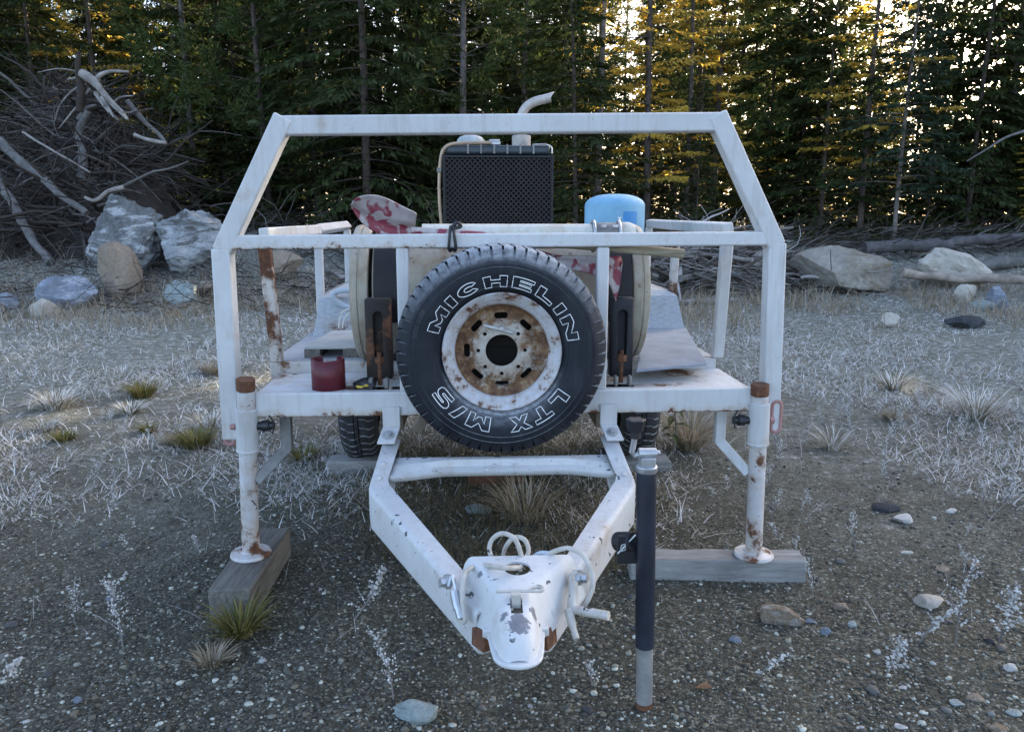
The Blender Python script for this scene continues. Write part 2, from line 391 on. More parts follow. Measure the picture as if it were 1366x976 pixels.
# deck -----------------------------------------------------------
MB().box(-.953, 1.008, 0, .05, .736, .832).build('front_beam', M_beam, T, .006)
b = MB()
for x0, x1, y0, y1 in ((-.95, -.575, .052, .14), (-.40, .37, .052, .14), (.545, 1.0, .052, .14), (-.95, 1.0, .141, .41)):
    b.box(x0, x1, y0, y1, .822, .8295)
b.build('front_deck_plate', M_deck, T)
MB().box(-1.0, .99, .412, .45, .80, .874).build('deck_step', painted('step_paint', WHITE, rust=.14, spots=.7, grime=.5, scale=6), T, .004)
MB().box(-1.0, .99, .452, 2.9, .868, .8765).build('checker_plate_deck', M_tread, T)
for x in (-1.0, .95): MB().box(x, x + .04, .452, 2.9, .79, .867).build('side_beam', M_paint, T)
for sx, xo, xi in ((-1, -.965, -.56), (1, LY(915, 437, 1.14).x, .60)):
    b = MB(); y0 = 1.14; prof = [(y0, .878), (1.24, 1.075), (1.30, 1.10), (2.1, 1.10), (2.2, 1.05), (2.3, .878)]
    t_ = .006; xo2 = xo - sx * .07
    for i in range(len(prof) - 1):
        (ya, za), (yb, zb) = prof[i], prof[i + 1]
        oa = xo2 if i in (2,) else (xo if i in (0, 5) else xo2); xa = xo if i == 0 else xo2; xb = xo2 if i < 3 else xo
        if i == 0: xb = xo - sx * .03
        if i == 1: xa = xo - sx * .03
        b.hexa([(xa, ya, za), (xb, yb, zb), (xi, yb, zb), (xi, ya, za)], [(xa, ya + .004, za - t_), (xb, yb + .004, zb - t_), (xi, yb + .004, zb - t_), (xi, ya + .004, za - t_)])
    b.prism(prof, lambda y, z: (xo - sx * .035, y + .004, z - .008), lambda y, z: (xo - sx * .04, y + .004, z - .008))
    b.build('fender', M_tread, T, smooth=False)
# under the deck ---------------------------------------------------
for x in (-.42, .42): MB().box(x - .03, x + .03, .06, 2.9, .66, .80).build('chassis_rail', M_under, T, .004)
for y in (.75, 1.25, 2.2): MB().box(-.385, .385, y, y + .05, .70, .80).build('cross_member', M_under, T)
MB().tube([(-.83, 1.72, .40), (.83, 1.72, .40)], .035, 10).build('axle', M_under, T)
for sx in (-1, 1):
    b = MB(); p0 = (sx * .30, .8, .70); p1 = (sx * .36, .8, .62); p2 = (sx * .42, .95, .45)
    b.bar((sx * .10, .78, .685), (sx * .27, .78, .685), .05, .02); b.bar((sx * .265, .78, .69), (sx * .40, .84, .43), .055, .02, (0, 1, 0))
    b.build('spring_hanger', M_under, T, .006)
def wheel_tyre(n_blocks, R0, Wd, face, prof=None):
    """tyre standing on its axis (local Z): side walls, shoulders and blocks parted by grooves"""
    h = Wd / 2
    prof = [(R0 * .565, -h * .62), (R0 * .60, -h * .80), (R0 * .69, -h * .96), (R0 * .79, -h), (R0 * .86, -h * .955), (R0 * .893, -h * .89),
            (R0 * .90, -h * .86), (R0 * .955, -h * .74), (R0 * .985, -h * .58), (R0 * .997, -h * .40), (R0 * 1.0, -h * .38), (R0, -h * .14),
            (R0 * .97, -h * .13), (R0 * .97, -h * .09), (R0, -h * .08)]
    prof = prof + [(r, -z) for r, z in prof[::-1]]
    V = []; Fc = []; m = len(prof); angs = []
    for k in range(n_blocks):
        for fr, gr in ((0, 0), (.80, 0), (.815, 1), (.985, 1)): angs.append(((k + fr) * 2 * PI / n_blocks, gr))
    for a, gr in angs:
        for k, (r, z) in enumerate(prof):
            rr = r
            kk = min(k, m - 1 - k)
            if gr and kk >= 7: rr = r - .013
            if gr and kk == 6: rr = r - .004
            aa = a + (.035 if kk >= 9 else 0) * (1 if k < m / 2 else -1)
            zz = z
            V.append((rr * math.cos(aa), rr * math.sin(aa), zz))
    N = len(angs)
    for i in range(N):
        j = (i + 1) % N
        for k in range(m - 1): Fc.append((i * m + k, j * m + k, j * m + k + 1, i * m + k + 1))
    o = MB(); o.add(V, Fc); return o
def place_axis(mb, c, axis):
    """turn the lathe axis Z of a wheel to the given direction and move it"""
    M = Matrix.Translation(Vector(c)) @ Vector((0, 0, 1)).rotation_difference(Vector(axis)).to_matrix().to_4x4()
    mb.v = [tuple(M @ Vector(p)) for p in mb.v]; return mb
for sx, wx_ in ((-1, -.79), (1, .885)):
    w = place_axis(wheel_tyre(44, .39, .23, 0), (wx_, 1.72, .40), (-sx, 0, 0)).build('wheel', M_tyre2, T, ang=28)
    rm = MB().lathe([(.222, -.09), (.21, -.07), (.20, .0), (.19, .04), (.06, .05), (.06, -.0), (.0, .0)], 32)
    place_axis(rm, (wx_ + sx * .04, 1.72, .40), (-sx, 0, 0)).build('rim', M_rimwhite, w)
# front posts, roll frame, rails ------------------------------------
def postbar(p, q, w, d, nm, mat=None, par=T, bev=.007):
    return MB().bar(p, q, w, d, (0, 1, 0)).build(nm, mat or M_paint, par, bev)
zl = 1.385; zr = 1.402
for pts in (((-1.056, .036, .645), (-1.043, .036, zl)), ((1.098, .036, .645), (1.072, .036, zr))):
    postbar(*pts, .070, .07, 'corner_post')
postbar((-1.043, .036, zl - .012), (-.785, .036, 1.858), .071, .069, 'diagonal_post'); postbar((1.072, .036, zr - .012), (.812, .036, 1.878), .071, .069, 'diagonal_post')
postbar((-.806, .036, 1.828), (.830, .036, 1.850), .069, .058, 'top_bar')
postbar((-1.012, .03, 1.408), (1.040, .03, 1.420), .053, .056, 'guard_rail', M_rail)
for x in (-.370, .396): postbar((x, .028, .830), (x, .028, 1.388), .047, .046, 'spare_mount_post')
MB().bar((-.345, .03, 1.03), (.372, .03, 1.03), .04, .05, (0, 1, 0)).lathe([(0, .002), (.17, .002), (.17, .012), (0, .012)], 40, Matrix.Translation((.002, .04, 1.022)) @ Matrix.Rotation(PI / 2, 4, 'X')).build('carrier_bar_and_shade_disc', simple('shade_black_steel', (.012, .010, .009), .9), T, .002)  # near-black disc added behind the wheel, standing in for shade in its holes
# side rails
zt = lambda y: 1.437 + .012 * y
rl0, rl1, rl2 = LY(352, 312, .36), LY(424, 306, 1.25), LY(463, 301, 2.1); rr0, rr1, rr2 = LY(972, 305, .36), LY(903, 301, 1.3), LY(866, 298, 2.1)
rl1.z = (rl0.z + rl2.z) / 2 - .004; rr1.z = (rr0.z + rr2.z) / 2
for p, q in ((rl0, rl1), (rl1, rl2), (rr0, rr1), (rr1, rr2)): postbar(p, q, .05, .045, 'side_rail')
postbar((-.972, .435, .877), (rl0.x - .004, .37, rl0.z - .026), .052, .045, 'side_post', M_rustpost); postbar((1.0, .435, .877), (rr0.x, .37, rr0.z - .026), .05, .045, 'side_post')
for p, mt in ((rl1, M_paint), (rl2, M_paint), (rr1, M_rustpost), (rr2, M_paint)):
    postbar((p.x - .01, p.y + .02, .877), (p.x, p.y + .001, p.z - .026), .042, .042, 'side_post', mt)
# black slotted uprights behind the rail
for x0, x1 in ((-.535, -.432), (.452, .545)):
    xm = (x0 + x1) / 2
    o = MB().box(x0, x1, .112, .166, .86, 1.185).build('slotted_upright', M_blackrust if x0 < 0 else M_black, T, .006)
    sl = MB(); sl.prism([(xm + .018 * math.cos(a), 1.115 + .018 * math.sin(a)) for a in [k * PI / 8 for k in range(9)]] + [(xm - .018, .93), (xm + .018, .93)],
                        lambda x, z: (x, .09, z), lambda x, z: (x, .145, z))
    cut(o, sl)
    MB().tube([(xm, .118, .835), (xm, .118, .97)], .010, 8).tube([(xm, .118, .925), (xm, .118, .95)], .022, 6).build('adjuster_bolt', M_rustcap, o)
    MB().box(x0 + .012, xm - .022, .06, .10, .8305, .872).build('foot_clip', M_dull, o, .004); MB().box(xm + .022, x1 - .012, .06, .10, .8305, .872).build('foot_clip', M_dull, o, .004)
# stabiliser legs -----------------------------------------------------
for sx, u0, u1, vtop, vfoot, ztop in ((-1, 327.5, 335, 505, 740, .13), (1, 1014, 1005, 512, 741, .093)):
    p0 = LY(u0, vtop, -.012); p1 = LZ(u1, vfoot, ztop)
    d = (p1 - p0).normalized(); at = lambda z: p0 + d * ((z - p0.z) / d.z)
    leg = MB().tube([at(p0.z - .047), at(ztop + .012)], .0345, 24).build('stabiliser_leg', M_leg, T)
    MB().tube([p0, at(p0.z - .046)], .0355, 24).build('rusty_pipe_end', M_rustcap, leg, .003)
    MB().tube([at(.775), at(.605)], .0425, 24).tube([at(.607), at(.598)], .0445, 24).build('sleeve', M_paint, leg, .002)
    MB().lathe([(0, .0), (.078, .0), (.082, .006), (.078, .016), (.045, .022), (.04, .028), (.0, .028)], 32, Matrix.Translation(Vector((p1.x, p1.y, ztop + .001)))).build('foot_plate', M_leg, leg)
    c = at(.70); s_ = -sx
    MB().tube([c + Vector((s_ * .040, 0, 0)), c + Vector((s_ * .105, .005, 0))], .016, 12).tube([c + Vector((s_ * .06, 0, 0)), c + Vector((s_ * .085, 0, 0))], .022, 12) \
        .tube([c + Vector((s_ * .09, -.01, .045)), c + Vector((s_ * .105, -.01, .02)), c + Vector((s_ * .1, -.01, -.03)), c + Vector((s_ * .085, -.01, -.01)), c + Vector((s_ * .085, -.01, .03))], .0035, 6).build('lock_pin', M_blackpl, leg)
    hc = c + Vector((sx * .072, 0, -.01 if sx < 0 else .012)); ring = []
    for k in range(24):
        a = k * 2 * PI / 24; ring.append(hc + Vector((.019 * math.cos(a), .006, .019 * math.sin(a) + (.045 if math.sin(a) > 0 else -.045))))
    MB().tube(ring, .0085, 8, True).tube([c + Vector((sx * .04, 0, 0)), c + Vector((sx * .058, .004, 0))], .017, 12).build('pull_handle', M_pink, leg)
    bx = p0.x - sx * .115 - (.0 if sx < 0 else .0)
    b = MB().bar((bx, .10, .737), (bx, .10, .575), .042, .04, (0, 1, 0)); b.bar((bx, .099, .585), (at(.46).x - sx * .03, .03, .465), .042, .036, (0, 1, 0)); b.build('leg_brace', M_dull if sx < 0 else M_paint, leg, .004)
# tongue -------------------------------------------------------------
def tongue_side(sx, E, Eb):
    """A frame member: a channel with its web outside; from the deck down to the elbow, then in to the coupler"""
    m0 = Vector((sx * .460, -.050, .657)); m0i = m0 - Vector((sx * .070, 0, 0))
    el = Vector((sx * .490, -.285, .545)); eli = Vector((sx * .426, -.232, .548))
    tip = Vector((sx * .104, -1.050, .478)); tipi = Vector((sx * .05, -1.035, .480)); H = .155; up = Vector((0, 0, 1)); rows = []
    stations = [(m0, m0i, .06)] + [(m0.lerp(el, f), m0i.lerp(eli, f), .06 + (H - .06) * f) for f in (.5, .93)] + [(el.lerp(tip, f), eli.lerp(tipi, f), H - .03 * f) for f in (.03, .06, .5, .97, 1.0)]
    for o_, i_, h in stations:
        w = (i_ - o_); L_ = w.length; w.normalize(); r = min(.018, h * .3); pr = [(L_, .007), (L_, 0)]
        pr += [(r - r * math.sin(a), r - r * math.cos(a)) for a in [k * PI / 8 for k in range(5)]] + [(r - r * math.cos(a), h - r + r * math.sin(a)) for a in [k * PI / 8 for k in range(5)]] + [(L_, h), (L_, h - .007)]
        rows.append([o_ + w * x_ - up * y_ for x_, y_ in pr])
    o = MB(); o.add([p for r_ in rows for p in r_], [(i * 14 + k, i * 14 + k + 1, (i + 1) * 14 + k + 1, (i + 1) * 14 + k) for i in range(len(rows) - 1) for k in range(13)])
    ob = o.build('tongue_arm', M_chip, T, 0, ang=50); mo = ob.modifiers.new('solid', 'SOLIDIFY'); mo.thickness = .007
    for f in (.55, .85):
        p = (m0 + m0i) / 2 * (1 - f) + (el + eli) / 2 * f; MB().lathe([(0, .006), (.008, .006), (.011, .0), (.011, -.004)], 12, Matrix.Translation(p)).build('rivet', M_chip, ob)
    return ob
armL = tongue_side(-1, None, None); armR = tongue_side(1, None, None)
for sx in (-1, 1):
    c = sx * .428
    b = MB(); b.bar((c, -.008, .775), (c, -.008, .69), .068, .014, (0, 1, 0)); b.hexa([(c - .034, -.015, .697), (c + .034, -.015, .697), (c + sx * .016 + .034, -.085, .655), (c + sx * .016 - .034, -.085, .655)], [(c - .034, -.015, .687), (c + .034, -.015, .687), (c + sx * .016 + .034, -.085, .645), (c + sx * .016 - .034, -.085, .645)])
    o = b.build('mount_tab', M_paint, T, .003)
    q = Matrix.Translation(Vector((c + sx * .009, -.054, .673))) @ Matrix.Rotation(R(30), 4, 'X')
    MB().lathe([(0, .016), (.012, .016), (.014, .012), (.014, .005), (.022, .005), (.024, .0)], 16, q).build('bolt', M_galv, o)
# pressed sheet cross bar
b = MB(); V = []; N = 24
for i in range(N + 1):
    x = -.43 + .865 * i / N; k = sstep(-.43, -.18, x) * sstep(.44, .22, x)
    yb = -.085; yf = -.205 + .055 * k; rib = .014 * k
    V += [(x, yb + .004, .572), (x, yb, .592), (x, (yb * .62 + yf * .38), .580 + rib), (x, (yb * .5 + yf * .5), .577 + rib), (x, (yb * .38 + yf * .62), .570 - rib * .2), (x, yf, .556), (x, yf + .001, .536)]
Fc = [(i * 7 + k, i * 7 + k + 1, (i + 1) * 7 + k + 1, (i + 1) * 7 + k) for i in range(N) for k in range(6)]
b.add(V, Fc); o = b.build('tongue_crossbar', M_chip, T, 0, ang=38); mo = o.modifiers.new('solid', 'SOLIDIFY'); mo.thickness = .006
for x, y, z in ((-.03, -.135, .572), (.05, -.135, .572), (-.06, -.16, .566)): MB().lathe([(0, .005), (.006, .005), (.009, 0)], 10, Matrix.Translation(Vector((x, y, z)))).build('rivet', M_chip, o)
# coupler ------------------------------------------------------------
def ring_loft(mb, rings, closed_ring=False, cap=False):
    m = len(rings[0]); o = []
    for r_ in rings: o += r_
    fs = [(i * m + k, i * m + k + 1, (i + 1) * m + k + 1, (i + 1) * m + k) for i in range(len(rings) - 1) for k in range(m - 1)]
    return mb.add(o, fs)
rings = []
cx = .022
for y, wt, wb, zt_, zb, rz_ in ((-.945, .150, .190, .566, .44, .02), (-1.0, .118, .160, .565, .432, .02), (-1.06, .083, .125, .560, .428, .02), (-1.12, .050, .094, .552, .43, .02),
                           (-1.17, .043, .072, .545, .445, .02), (-1.215, .042, .062, .538, .456, .022), (-1.255, .040, .052, .524, .465, .026), (-1.278, .032, .044, .506, .460, .02), (-1.292, .022, .036, .488, .460, .012), (-1.300, .018, .026, .466, .460, .003)):
    x0 = cx * (1 - sstep(-.95, -1.15, y)) ; r_ = []; y += .042
    for s_ in (-1, 1):
        seq = [(wb, zb), (wt + (wb - wt) * .35, zt_ - (zt_ - zb) * .45), (wt + .004, zt_ - rz_), (wt - .006, zt_ - rz_ * .25), (wt - .016, zt_)]
        r_ += [(x0 + s_ * w_, y, z_) for w_, z_ in (seq if s_ < 0 else seq[::-1])]
    rings.append(r_)
b = MB(); ring_loft(b, rings); M_coupler = painted('coupler_paint', WHITE, rust=.03, grime=.2, chip=.36, spots=.6, scale=7, chipcol=(.06, .07, .085), worn=((.003, -1.205, .530, .032), (.0, -1.185, .54, .022), (.045, -1.15, .52, .022), (-.10, -.985, .56, .020), (-.03, -1.17, .53, .014), (.07, -1.06, .55, .014)))
co = b.build('coupler', M_coupler, T, 0, ang=50); mo = co.modifiers.new('solid', 'SOLIDIFY'); mo.thickness = .007; mo.offset = -1
dg = bpy.context.evaluated_depsgraph_get(); co.data = bpy.data.meshes.new_from_object(co.evaluated_get(dg)); co.modifiers.clear()
c1 = MB().tube([(.012, -.975, .62), (.012, -.975, .53)], .036, 24)
c2 = MB().box(-.014, .016, -1.168, -1.108, .49, .6)
cut(co, c1, c2)
fl = []; 
poly = [(-.074, -1.165), (-.066, -1.24)] + [(-.062 * math.cos(a), -1.262 - .056 * math.sin(a)) for a in [k * PI / 14 for k in range(15)]] + [(.066, -1.24), (.074, -1.165)]
MB().prism(poly, lambda x, y: (x, y + .042, .462), lambda x, y: (x, y + .042, .452)).build('ball_socket_flange', M_coupler, co, .003)
MB().box(-.085, .085, -1.123, -1.108, .446, .468).build('flange_ear', M_coupler, co, .003)
MB().box(-.011, .012, -1.128, -1.098, .53, .566).tube([(-.05, -1.108, .566), (.03, -1.108, .566)] + spline([(.03, -1.108, .566), (.055, -1.095, .57), (.07, -1.10, .57), (.066, -1.115, .569), (.03, -1.11, .567)], 5), .0042, 6).build('latch_pin', M_cable, co, 0)
# rust eaten ends of the arms, brown steel showing
for sx in (-1, 1):
    b = MB(); p = [(sx * .112, -1.03, .43), (sx * .078, -1.115, .455), (sx * .084, -1.115, .40), (sx * .114, -1.06, .392)]
    b.hexa([Vector(q) for q in p], [Vector(q) + Vector((-sx * .02, .01, 0)) for q in p]); b.build('rusted_arm_end', M_rustcap, armL if sx < 0 else armR)
# safety cables
def bolt_at(c, ax, par, mat=M_galv):
    c = Vector(c); ax = Vector(ax).normalized()
    M = Matrix.Translation(c) @ Vector((0, 0, 1)).rotation_difference(ax).to_matrix().to_4x4()
    b = MB(); b.lathe([(0, .03), (.012, .03), (.013, .028), (.013, .014), (.02, .014), (.021, .0)], 6, M); return b.build('bolt', mat, par)
nl = Vector((-.87, -.45, .15)); nr = Vector((.87, -.45, .15))
bolt_at(LY(600, 775, -.955), nl, armL); bolt_at(LY(770, 770, -.955), nr, armR)
z = .585
cab = [LY(612, 825, -1.03), LY(620, 828, -1.05), LY(617, 800, -1.03), LY(620, 765, -.98), LY(640, 754, -.93), LZ(662, 756, .585), LZ(685, 757, .578), LY(697, 752, -.92), LY(689, 722, -.90), LY(676, 712, -.88), LY(664, 713, -.86), LY(655, 722, -.86),
       LY(653, 735, -.87), LY(660, 748, -.90), LY(678, 757, -.925), LY(696, 750, -.90), LY(705, 735, -.86), LY(700, 720, -.84), LY(688, 716, -.82), LY(678, 724, -.82), LY(672, 738, -.82), LY(676, 756, -.84)]
cable = MB().tube(spline(cab, 6), .0070, 10).build('safety_cable', M_cable, T)
MB().tube([LY(606, 788, -1.0), LY(611, 812, -1.03)], .0135, 10).tube([LY(611, 810, -1.03), LY(615, 824, -1.045)], .0115, 10).tube(spline([LY(598, 782, -.98), LY(603, 768, -.965), LY(608, 785, -.985), LY(606, 797, -1.0)], 5), .006, 6).build('cable_end', M_galv, cable)
cab = [LY(722, 745, -.90), LY(735, 737, -.90), LY(756, 731, -.93), LY(775, 738, -.95), LY(788, 758, -.975), LY(791, 780, -.99), LY(784, 800, -1.0), LY(775, 812, -1.0), LY(767, 810, -1.01)]
cable = MB().tube(spline(cab, 6), .0070, 10).build('safety_cable', M_cable, T)
MB().tube(spline([LY(735, 738, -.90), LY(722, 737, -.89), LY(713, 742, -.88), LY(714, 750, -.88), LY(724, 750, -.89), LY(735, 741, -.90)], 5), .0065, 8).tube(spline([LY(716, 748, -.88), LY(717, 760, -.89), LY(724, 764, -.89), LY(728, 755, -.89)], 5), .006, 8).build('cable_eye', M_hose, cable)
MB().tube([LY(764, 812, -1.03), LY(789, 817, -1.06), LY(812, 821, -1.085)], .0125, 12).tube([LY(765, 776, -.975), LY(763, 812, -1.03)], .0135, 12).tube(spline([LY(758, 812, -1.03), LY(763, 832, -1.06), LY(769, 852, -1.09)], 4), [.012] * 5 + [.009] * 4, 10).tube(spline([LY(770, 762, -.965), LY(762, 768, -.97), LY(763, 785, -.985)], 4), .007, 8).build('cable_end', M_cable, cable)
# jack ------------------------------------------------------------------
jy = -.80; jt = LY(862.5, 627, jy); jb = LY(860, 861, jy); jf = LY(859, 938, jy)
jx = (jt.x + jb.x) / 2
jk = MB().tube([jt + Vector((0, 0, -.004)), jb], .0292, 28).build('tongue_jack', simple('dark_blue_black_paint', (.016, .02, .032), .38, 0, .5, 9, .1), T, .002)
MB().tube([jb + Vector((0, 0, .02)), Vector((jf.x, jf.y, .02))], .0255, 28).build('inner_tube', M_galv, jk, .002)
MB().tube([Vector((jf.x, jf.y, .021)), Vector((jf.x, jf.y, .004))], .0262, 28).build('rusty_foot', M_rustcap, jk)
MB().lathe([(.029, -.004), (.0315, 0), (.0315, .014), (.024, .018), (0, .018)], 28, Matrix.Translation(jt)).box(jt.x - .02, jt.x + .022, jt.y - .02, jt.y + .02, jt.z + .015, jt.z + .042).tube([jt + Vector((-.026, 0, .052)), jt + Vector((.026, 0, .052))], .016, 14).tube([jt + Vector((.026, 0, .052)), jt + Vector((.037, 0, .052))], .010, 6).build('gear_head', M_galv, jk, .002)
ck = LY(848, 572, jy)
cr = MB().tube([jt + Vector((-.026, 0, .05)), jt + Vector((-.038, 0, .045)), jt + Vector((-.045, 0, .055)), Vector((ck.x + .002, jt.y, ck.z - .0))], .0085, 10).build('crank', M_galv, jk)
lobes = [((.027 + .0035 * math.cos(6 * a)) , a) for a in [k * 2 * PI / 48 for k in range(48)]]
b = MB(); b.prism([(r_ * math.cos(a), r_ * math.sin(a)) for r_, a in lobes], lambda x, y: (ck.x + x * .8, ck.y + y * .8, ck.z - .006), lambda x, y: (ck.x + x, ck.y + y, ck.z + .030))
b.tube([ck + Vector((0, 0, -.028)), ck + Vector((0, 0, -.005))], .015, 14); b.build('crank_knob', M_blackpl, cr, .003)
a0 = LY(823, 712, -.775); a1 = LY(860, 748, -.775)
MB().box(a0.x, a1.x - .028, -.792, -.78, a1.z, a0.z).tube([LY(840, 731, -.79), LY(840, 731, -.802)], .005, 8).tube([LY(824, 722, -.74), LY(846, 722, -.79)], .03, 16).build('jack_bracket', M_black, jk, .003)
MB().tube([LY(848, 713, -.80), LY(836, 725, -.80), LY(830, 732, -.80), LY(824, 738, -.80)], .0025, 6).tube([LY(829, 727, -.80), LY(835, 725, -.80), LY(834, 733, -.80), LY(828, 735, -.80), LY(829, 727, -.80)], .0028, 6).build('hitch_clip', M_galv, jk)

# ------------------------------------------------------------------ spare wheel
sc = Vector((0.002, -.045, 1.008)); spare = tthing('spare_wheel', 'upright black spare tyre with white outlined lettering on a rusty white rim', 'spare wheel', sc)
FRONT = Vector((0, 1, 0))
def wheelM():   # lathe axis -Z faces the viewer (-Y): local (x, y, z) -> (x, z, y)
    return Matrix.Translation(sc) @ Matrix(((1, 0, 0, 0), (0, 0, 1, 0), (0, 1, 0, 0), (0, 0, 0, 1)))
WM = wheelM(); RT = .397
tb = wheel_tyre(56, RT, .235, 0); tb.v = [tuple(WM @ Vector(p)) for p in tb.v]; tyre = tb.build('tyre', M_tyre, spare, ang=28)
rb = MB().lathe([(.188, .10), (.188, -.02), (.178, -.03), (.176, -.05), (.188, -.062), (.195, -.066), (.200, -.078), (.2145, -.082), (.219, -.088), (.223, -.086), (.224, -.076), (.218, -.070), (.205, -.066)], 96, WM)
rim = rb.build('rim', M_rimwhite, spare, ang=60); mo = rim.modifiers.new('solid', 'SOLIDIFY'); mo.thickness = .003
db = MB().lathe([(.178, -.03), (.172, -.022), (.160, -.016), (.148, -.012), (.132, -.020), (.115, -.033), (.105, -.038), (.080, -.039), (.03, -.039), (.0, -.039), (.0, -.030), (.03, -.030), (.104, -.030), (.113, -.026), (.131, -.012), (.147, -.003), (.165, -.006), (.178, -.018)], 96, WM)
disc = db.build('wheel_disc', M_rimdisc, spare, ang=50)
cs = []
for k in range(8):
    a = PI / 2 + k * PI / 4 + .01; ca, sa = math.cos(a), math.sin(a); pr = []
    for q in range(16):
        t = q * 2 * PI / 16; tx = .0115 * math.cos(t); ty = .0115 * math.sin(t) + (.0145 if math.sin(t) > 0 else -.0145)
        rr = .131 + tx; pr.append((rr * ca - ty * sa, rr * sa + ty * ca))
    cs.append(MB().prism(pr, lambda x, y: WM @ Vector((x, y, -.08)), lambda x, y: WM @ Vector((x, y, .05))))
    a = PI / 2 + k * PI / 4; lx, ly = .0885 * math.cos(a), .0885 * math.sin(a)
    cs.append(MB().tube([WM @ Vector((lx, ly, -.08)), WM @ Vector((lx, ly, .05))], .0075, 12))
cs.append(MB().tube([WM @ Vector((0, 0, -.08)), WM @ Vector((0, 0, .05))], .061, 40))
allc = MB()
for c in cs: allc.add(c.v, c.f)
cut(disc, allc)
MB().bar(sc + Vector((-.068, -.047, .098)), sc + Vector((.045, -.047, .068)), .012, .008, (0, 1, 0)).tube([sc + Vector((0, -.04, .085)), sc + Vector((0, -.056, .085))], .011, 6).build('clamp_bar', M_galv, disc, .002)
# lettering, outlined, set round the side wall
def stroke(path, w):
    P = [Vector((*p, 0)) for p in path]; L_, R_ = [], []
    for i, p in enumerate(P):
        d = (P[min(i + 1, len(P) - 1)] - P[max(i - 1, 0)]).normalized(); n_ = Vector((-d.y, d.x, 0)) * w / 2
        L_.append(p + n_); R_.append(p - n_)
    return [(p.x, p.y) for p in L_ + R_[::-1]]
def ell(cx_, cy_, rx, ry, a0, a1, n=12): return [(cx_ + rx * math.cos(R(a0 + (a1 - a0) * k / n)), cy_ + ry * math.sin(R(a0 + (a1 - a0) * k / n))) for k in range(n + 1)]
GL = {
 'M': (1.25, [(0, 0), (0, 1), (.36, 1), (.625, .55), (.89, 1), (1.25, 1), (1.25, 0), (.93, 0), (.93, .52), (.72, .14), (.53, .14), (.32, .52), (.32, 0)]),
 'I': (.36, [(0, 0), (0, 1), (.36, 1), (.36, 0)]),
 'C': (1.1, ell(.56, .5, .56, .5, 38, 322, 20) + ell(.58, .5, .24, .19, 322, 38, 14)),
 'H': (1.1, [(0, 0), (0, 1), (.34, 1), (.34, .65), (.76, .65), (.76, 1), (1.1, 1), (1.1, 0), (.76, 0), (.76, .36), (.34, .36), (.34, 0)]),
 'E': (1.0, [(0, 0), (0, 1), (1, 1), (1, .74), (.34, .74), (.34, .62), (.9, .62), (.9, .38), (.34, .38), (.34, .26), (1, .26), (1, 0)]),
 'L': (.95, [(0, 0), (0, 1), (.34, 1), (.34, .29), (.95, .29), (.95, 0)]),
 'N': (1.2, [(0, 0), (0, 1), (.38, 1), (.86, .46), (.86, 1), (1.2, 1), (1.2, 0), (.82, 0), (.34, .54), (.34, 0)]),
 'T': (1.05, [(0, .72), (0, 1), (1.05, 1), (1.05, .72), (.7, .72), (.7, 0), (.35, 0), (.35, .72)]),
 'X': (1.15, [(0, 0), (.38, .5), (0, 1), (.4, 1), (.575, .72), (.75, 1), (1.15, 1), (.77, .5), (1.15, 0), (.75, 0), (.575, .28), (.4, 0)]),
 '/': (.7, [(0, 0), (.36, 1), (.7, 1), (.34, 0)]),
 'S': (1.05, [(1.0, 1.0), (.32, 1.0), (.12, .96), (.0, .82), (.0, .62), (.1, .46), (.28, .40), (.66, .40), (.72, .36), (.72, .30), (.66, .26), (.02, .26), (.02, 0), (.72, 0), (.92, .04), (1.05, .18), (1.05, .42), (.94, .58), (.76, .64), (.40, .64), (.34, .68), (.34, .72), (.4, .75), (1.0, .75)]),
}
def wall_y(r):   # side wall surface (front) at radius r
    h = .235 / 2; pr = [(RT * .565, h * .62), (RT * .60, h * .80), (RT * .69, h * .96), (RT * .79, h), (RT * .86, h * .955), (RT * .893, h * .89)]
    for (r0, z0), (r1, z1) in zip(pr, pr[1:]):
        if r <= r1: return -(z0 + (z1 - z0) * (r - r0) / (r1 - r0))
    return -h * .89
def wall_text(txt, a_start, a_end, r0, r1, wf, thick, lift, mb):
    wid = [GL[c][0] * wf * (r1 - r0) for c in txt]; rm = (r0 + r1) / 2
    tot = abs(R(a_end - a_start)) * rm; gap = (tot - sum(wid)) / max(1, len(txt) - 1); s = 0
    for c, w in zip(txt, wid):
        poly = []
        pl = GL[c][1]
        for i, p in enumerate(pl):          # split long edges so that they bend with the wall
            q = pl[(i + 1) % len(pl)]; n_ = max(1, int(math.hypot((q[0] - p[0]) * wf, q[1] - p[1]) / .35))
            for k in range(n_): poly.append((p[0] + (q[0] - p[0]) * k / n_, p[1] + (q[1] - p[1]) * k / n_))
        P = []
        for x, y in poly:
            r_ = r0 + (r1 - r0) * y; a = R(a_start) - (s + x * wf * (r1 - r0)) / rm
            P.append(WM @ Vector((r_ * math.cos(a), r_ * math.sin(a), wall_y(r_) - lift)))
        mb.tube(P, thick, 5, True); s += w + gap
    return mb
k_ = RT / 139.0
for tw_ in (('MICHELIN', 162, 10.7, 86 * k_, 100.5 * k_, 1.85), ('LTX', -33, -84, 87 * k_, 105 * k_, 1.32), ('M/S', -100, -151, 87 * k_, 105 * k_, 1.35)):
    tx = MB(); wall_text(*tw_, .0016, .0008, tx); tx.build('lettering', M_letter, tyre, smooth=False)
for tw_ in (('LTX', 169, 161, 112 * k_, 117 * k_, 1.2), ('M/S', 158.5, 150, 112 * k_, 117 * k_, 1.2)):
    tx = MB(); wall_text(*tw_, .0006, .0003, tx); tx.build('lettering', M_smallprint, tyre, smooth=False)
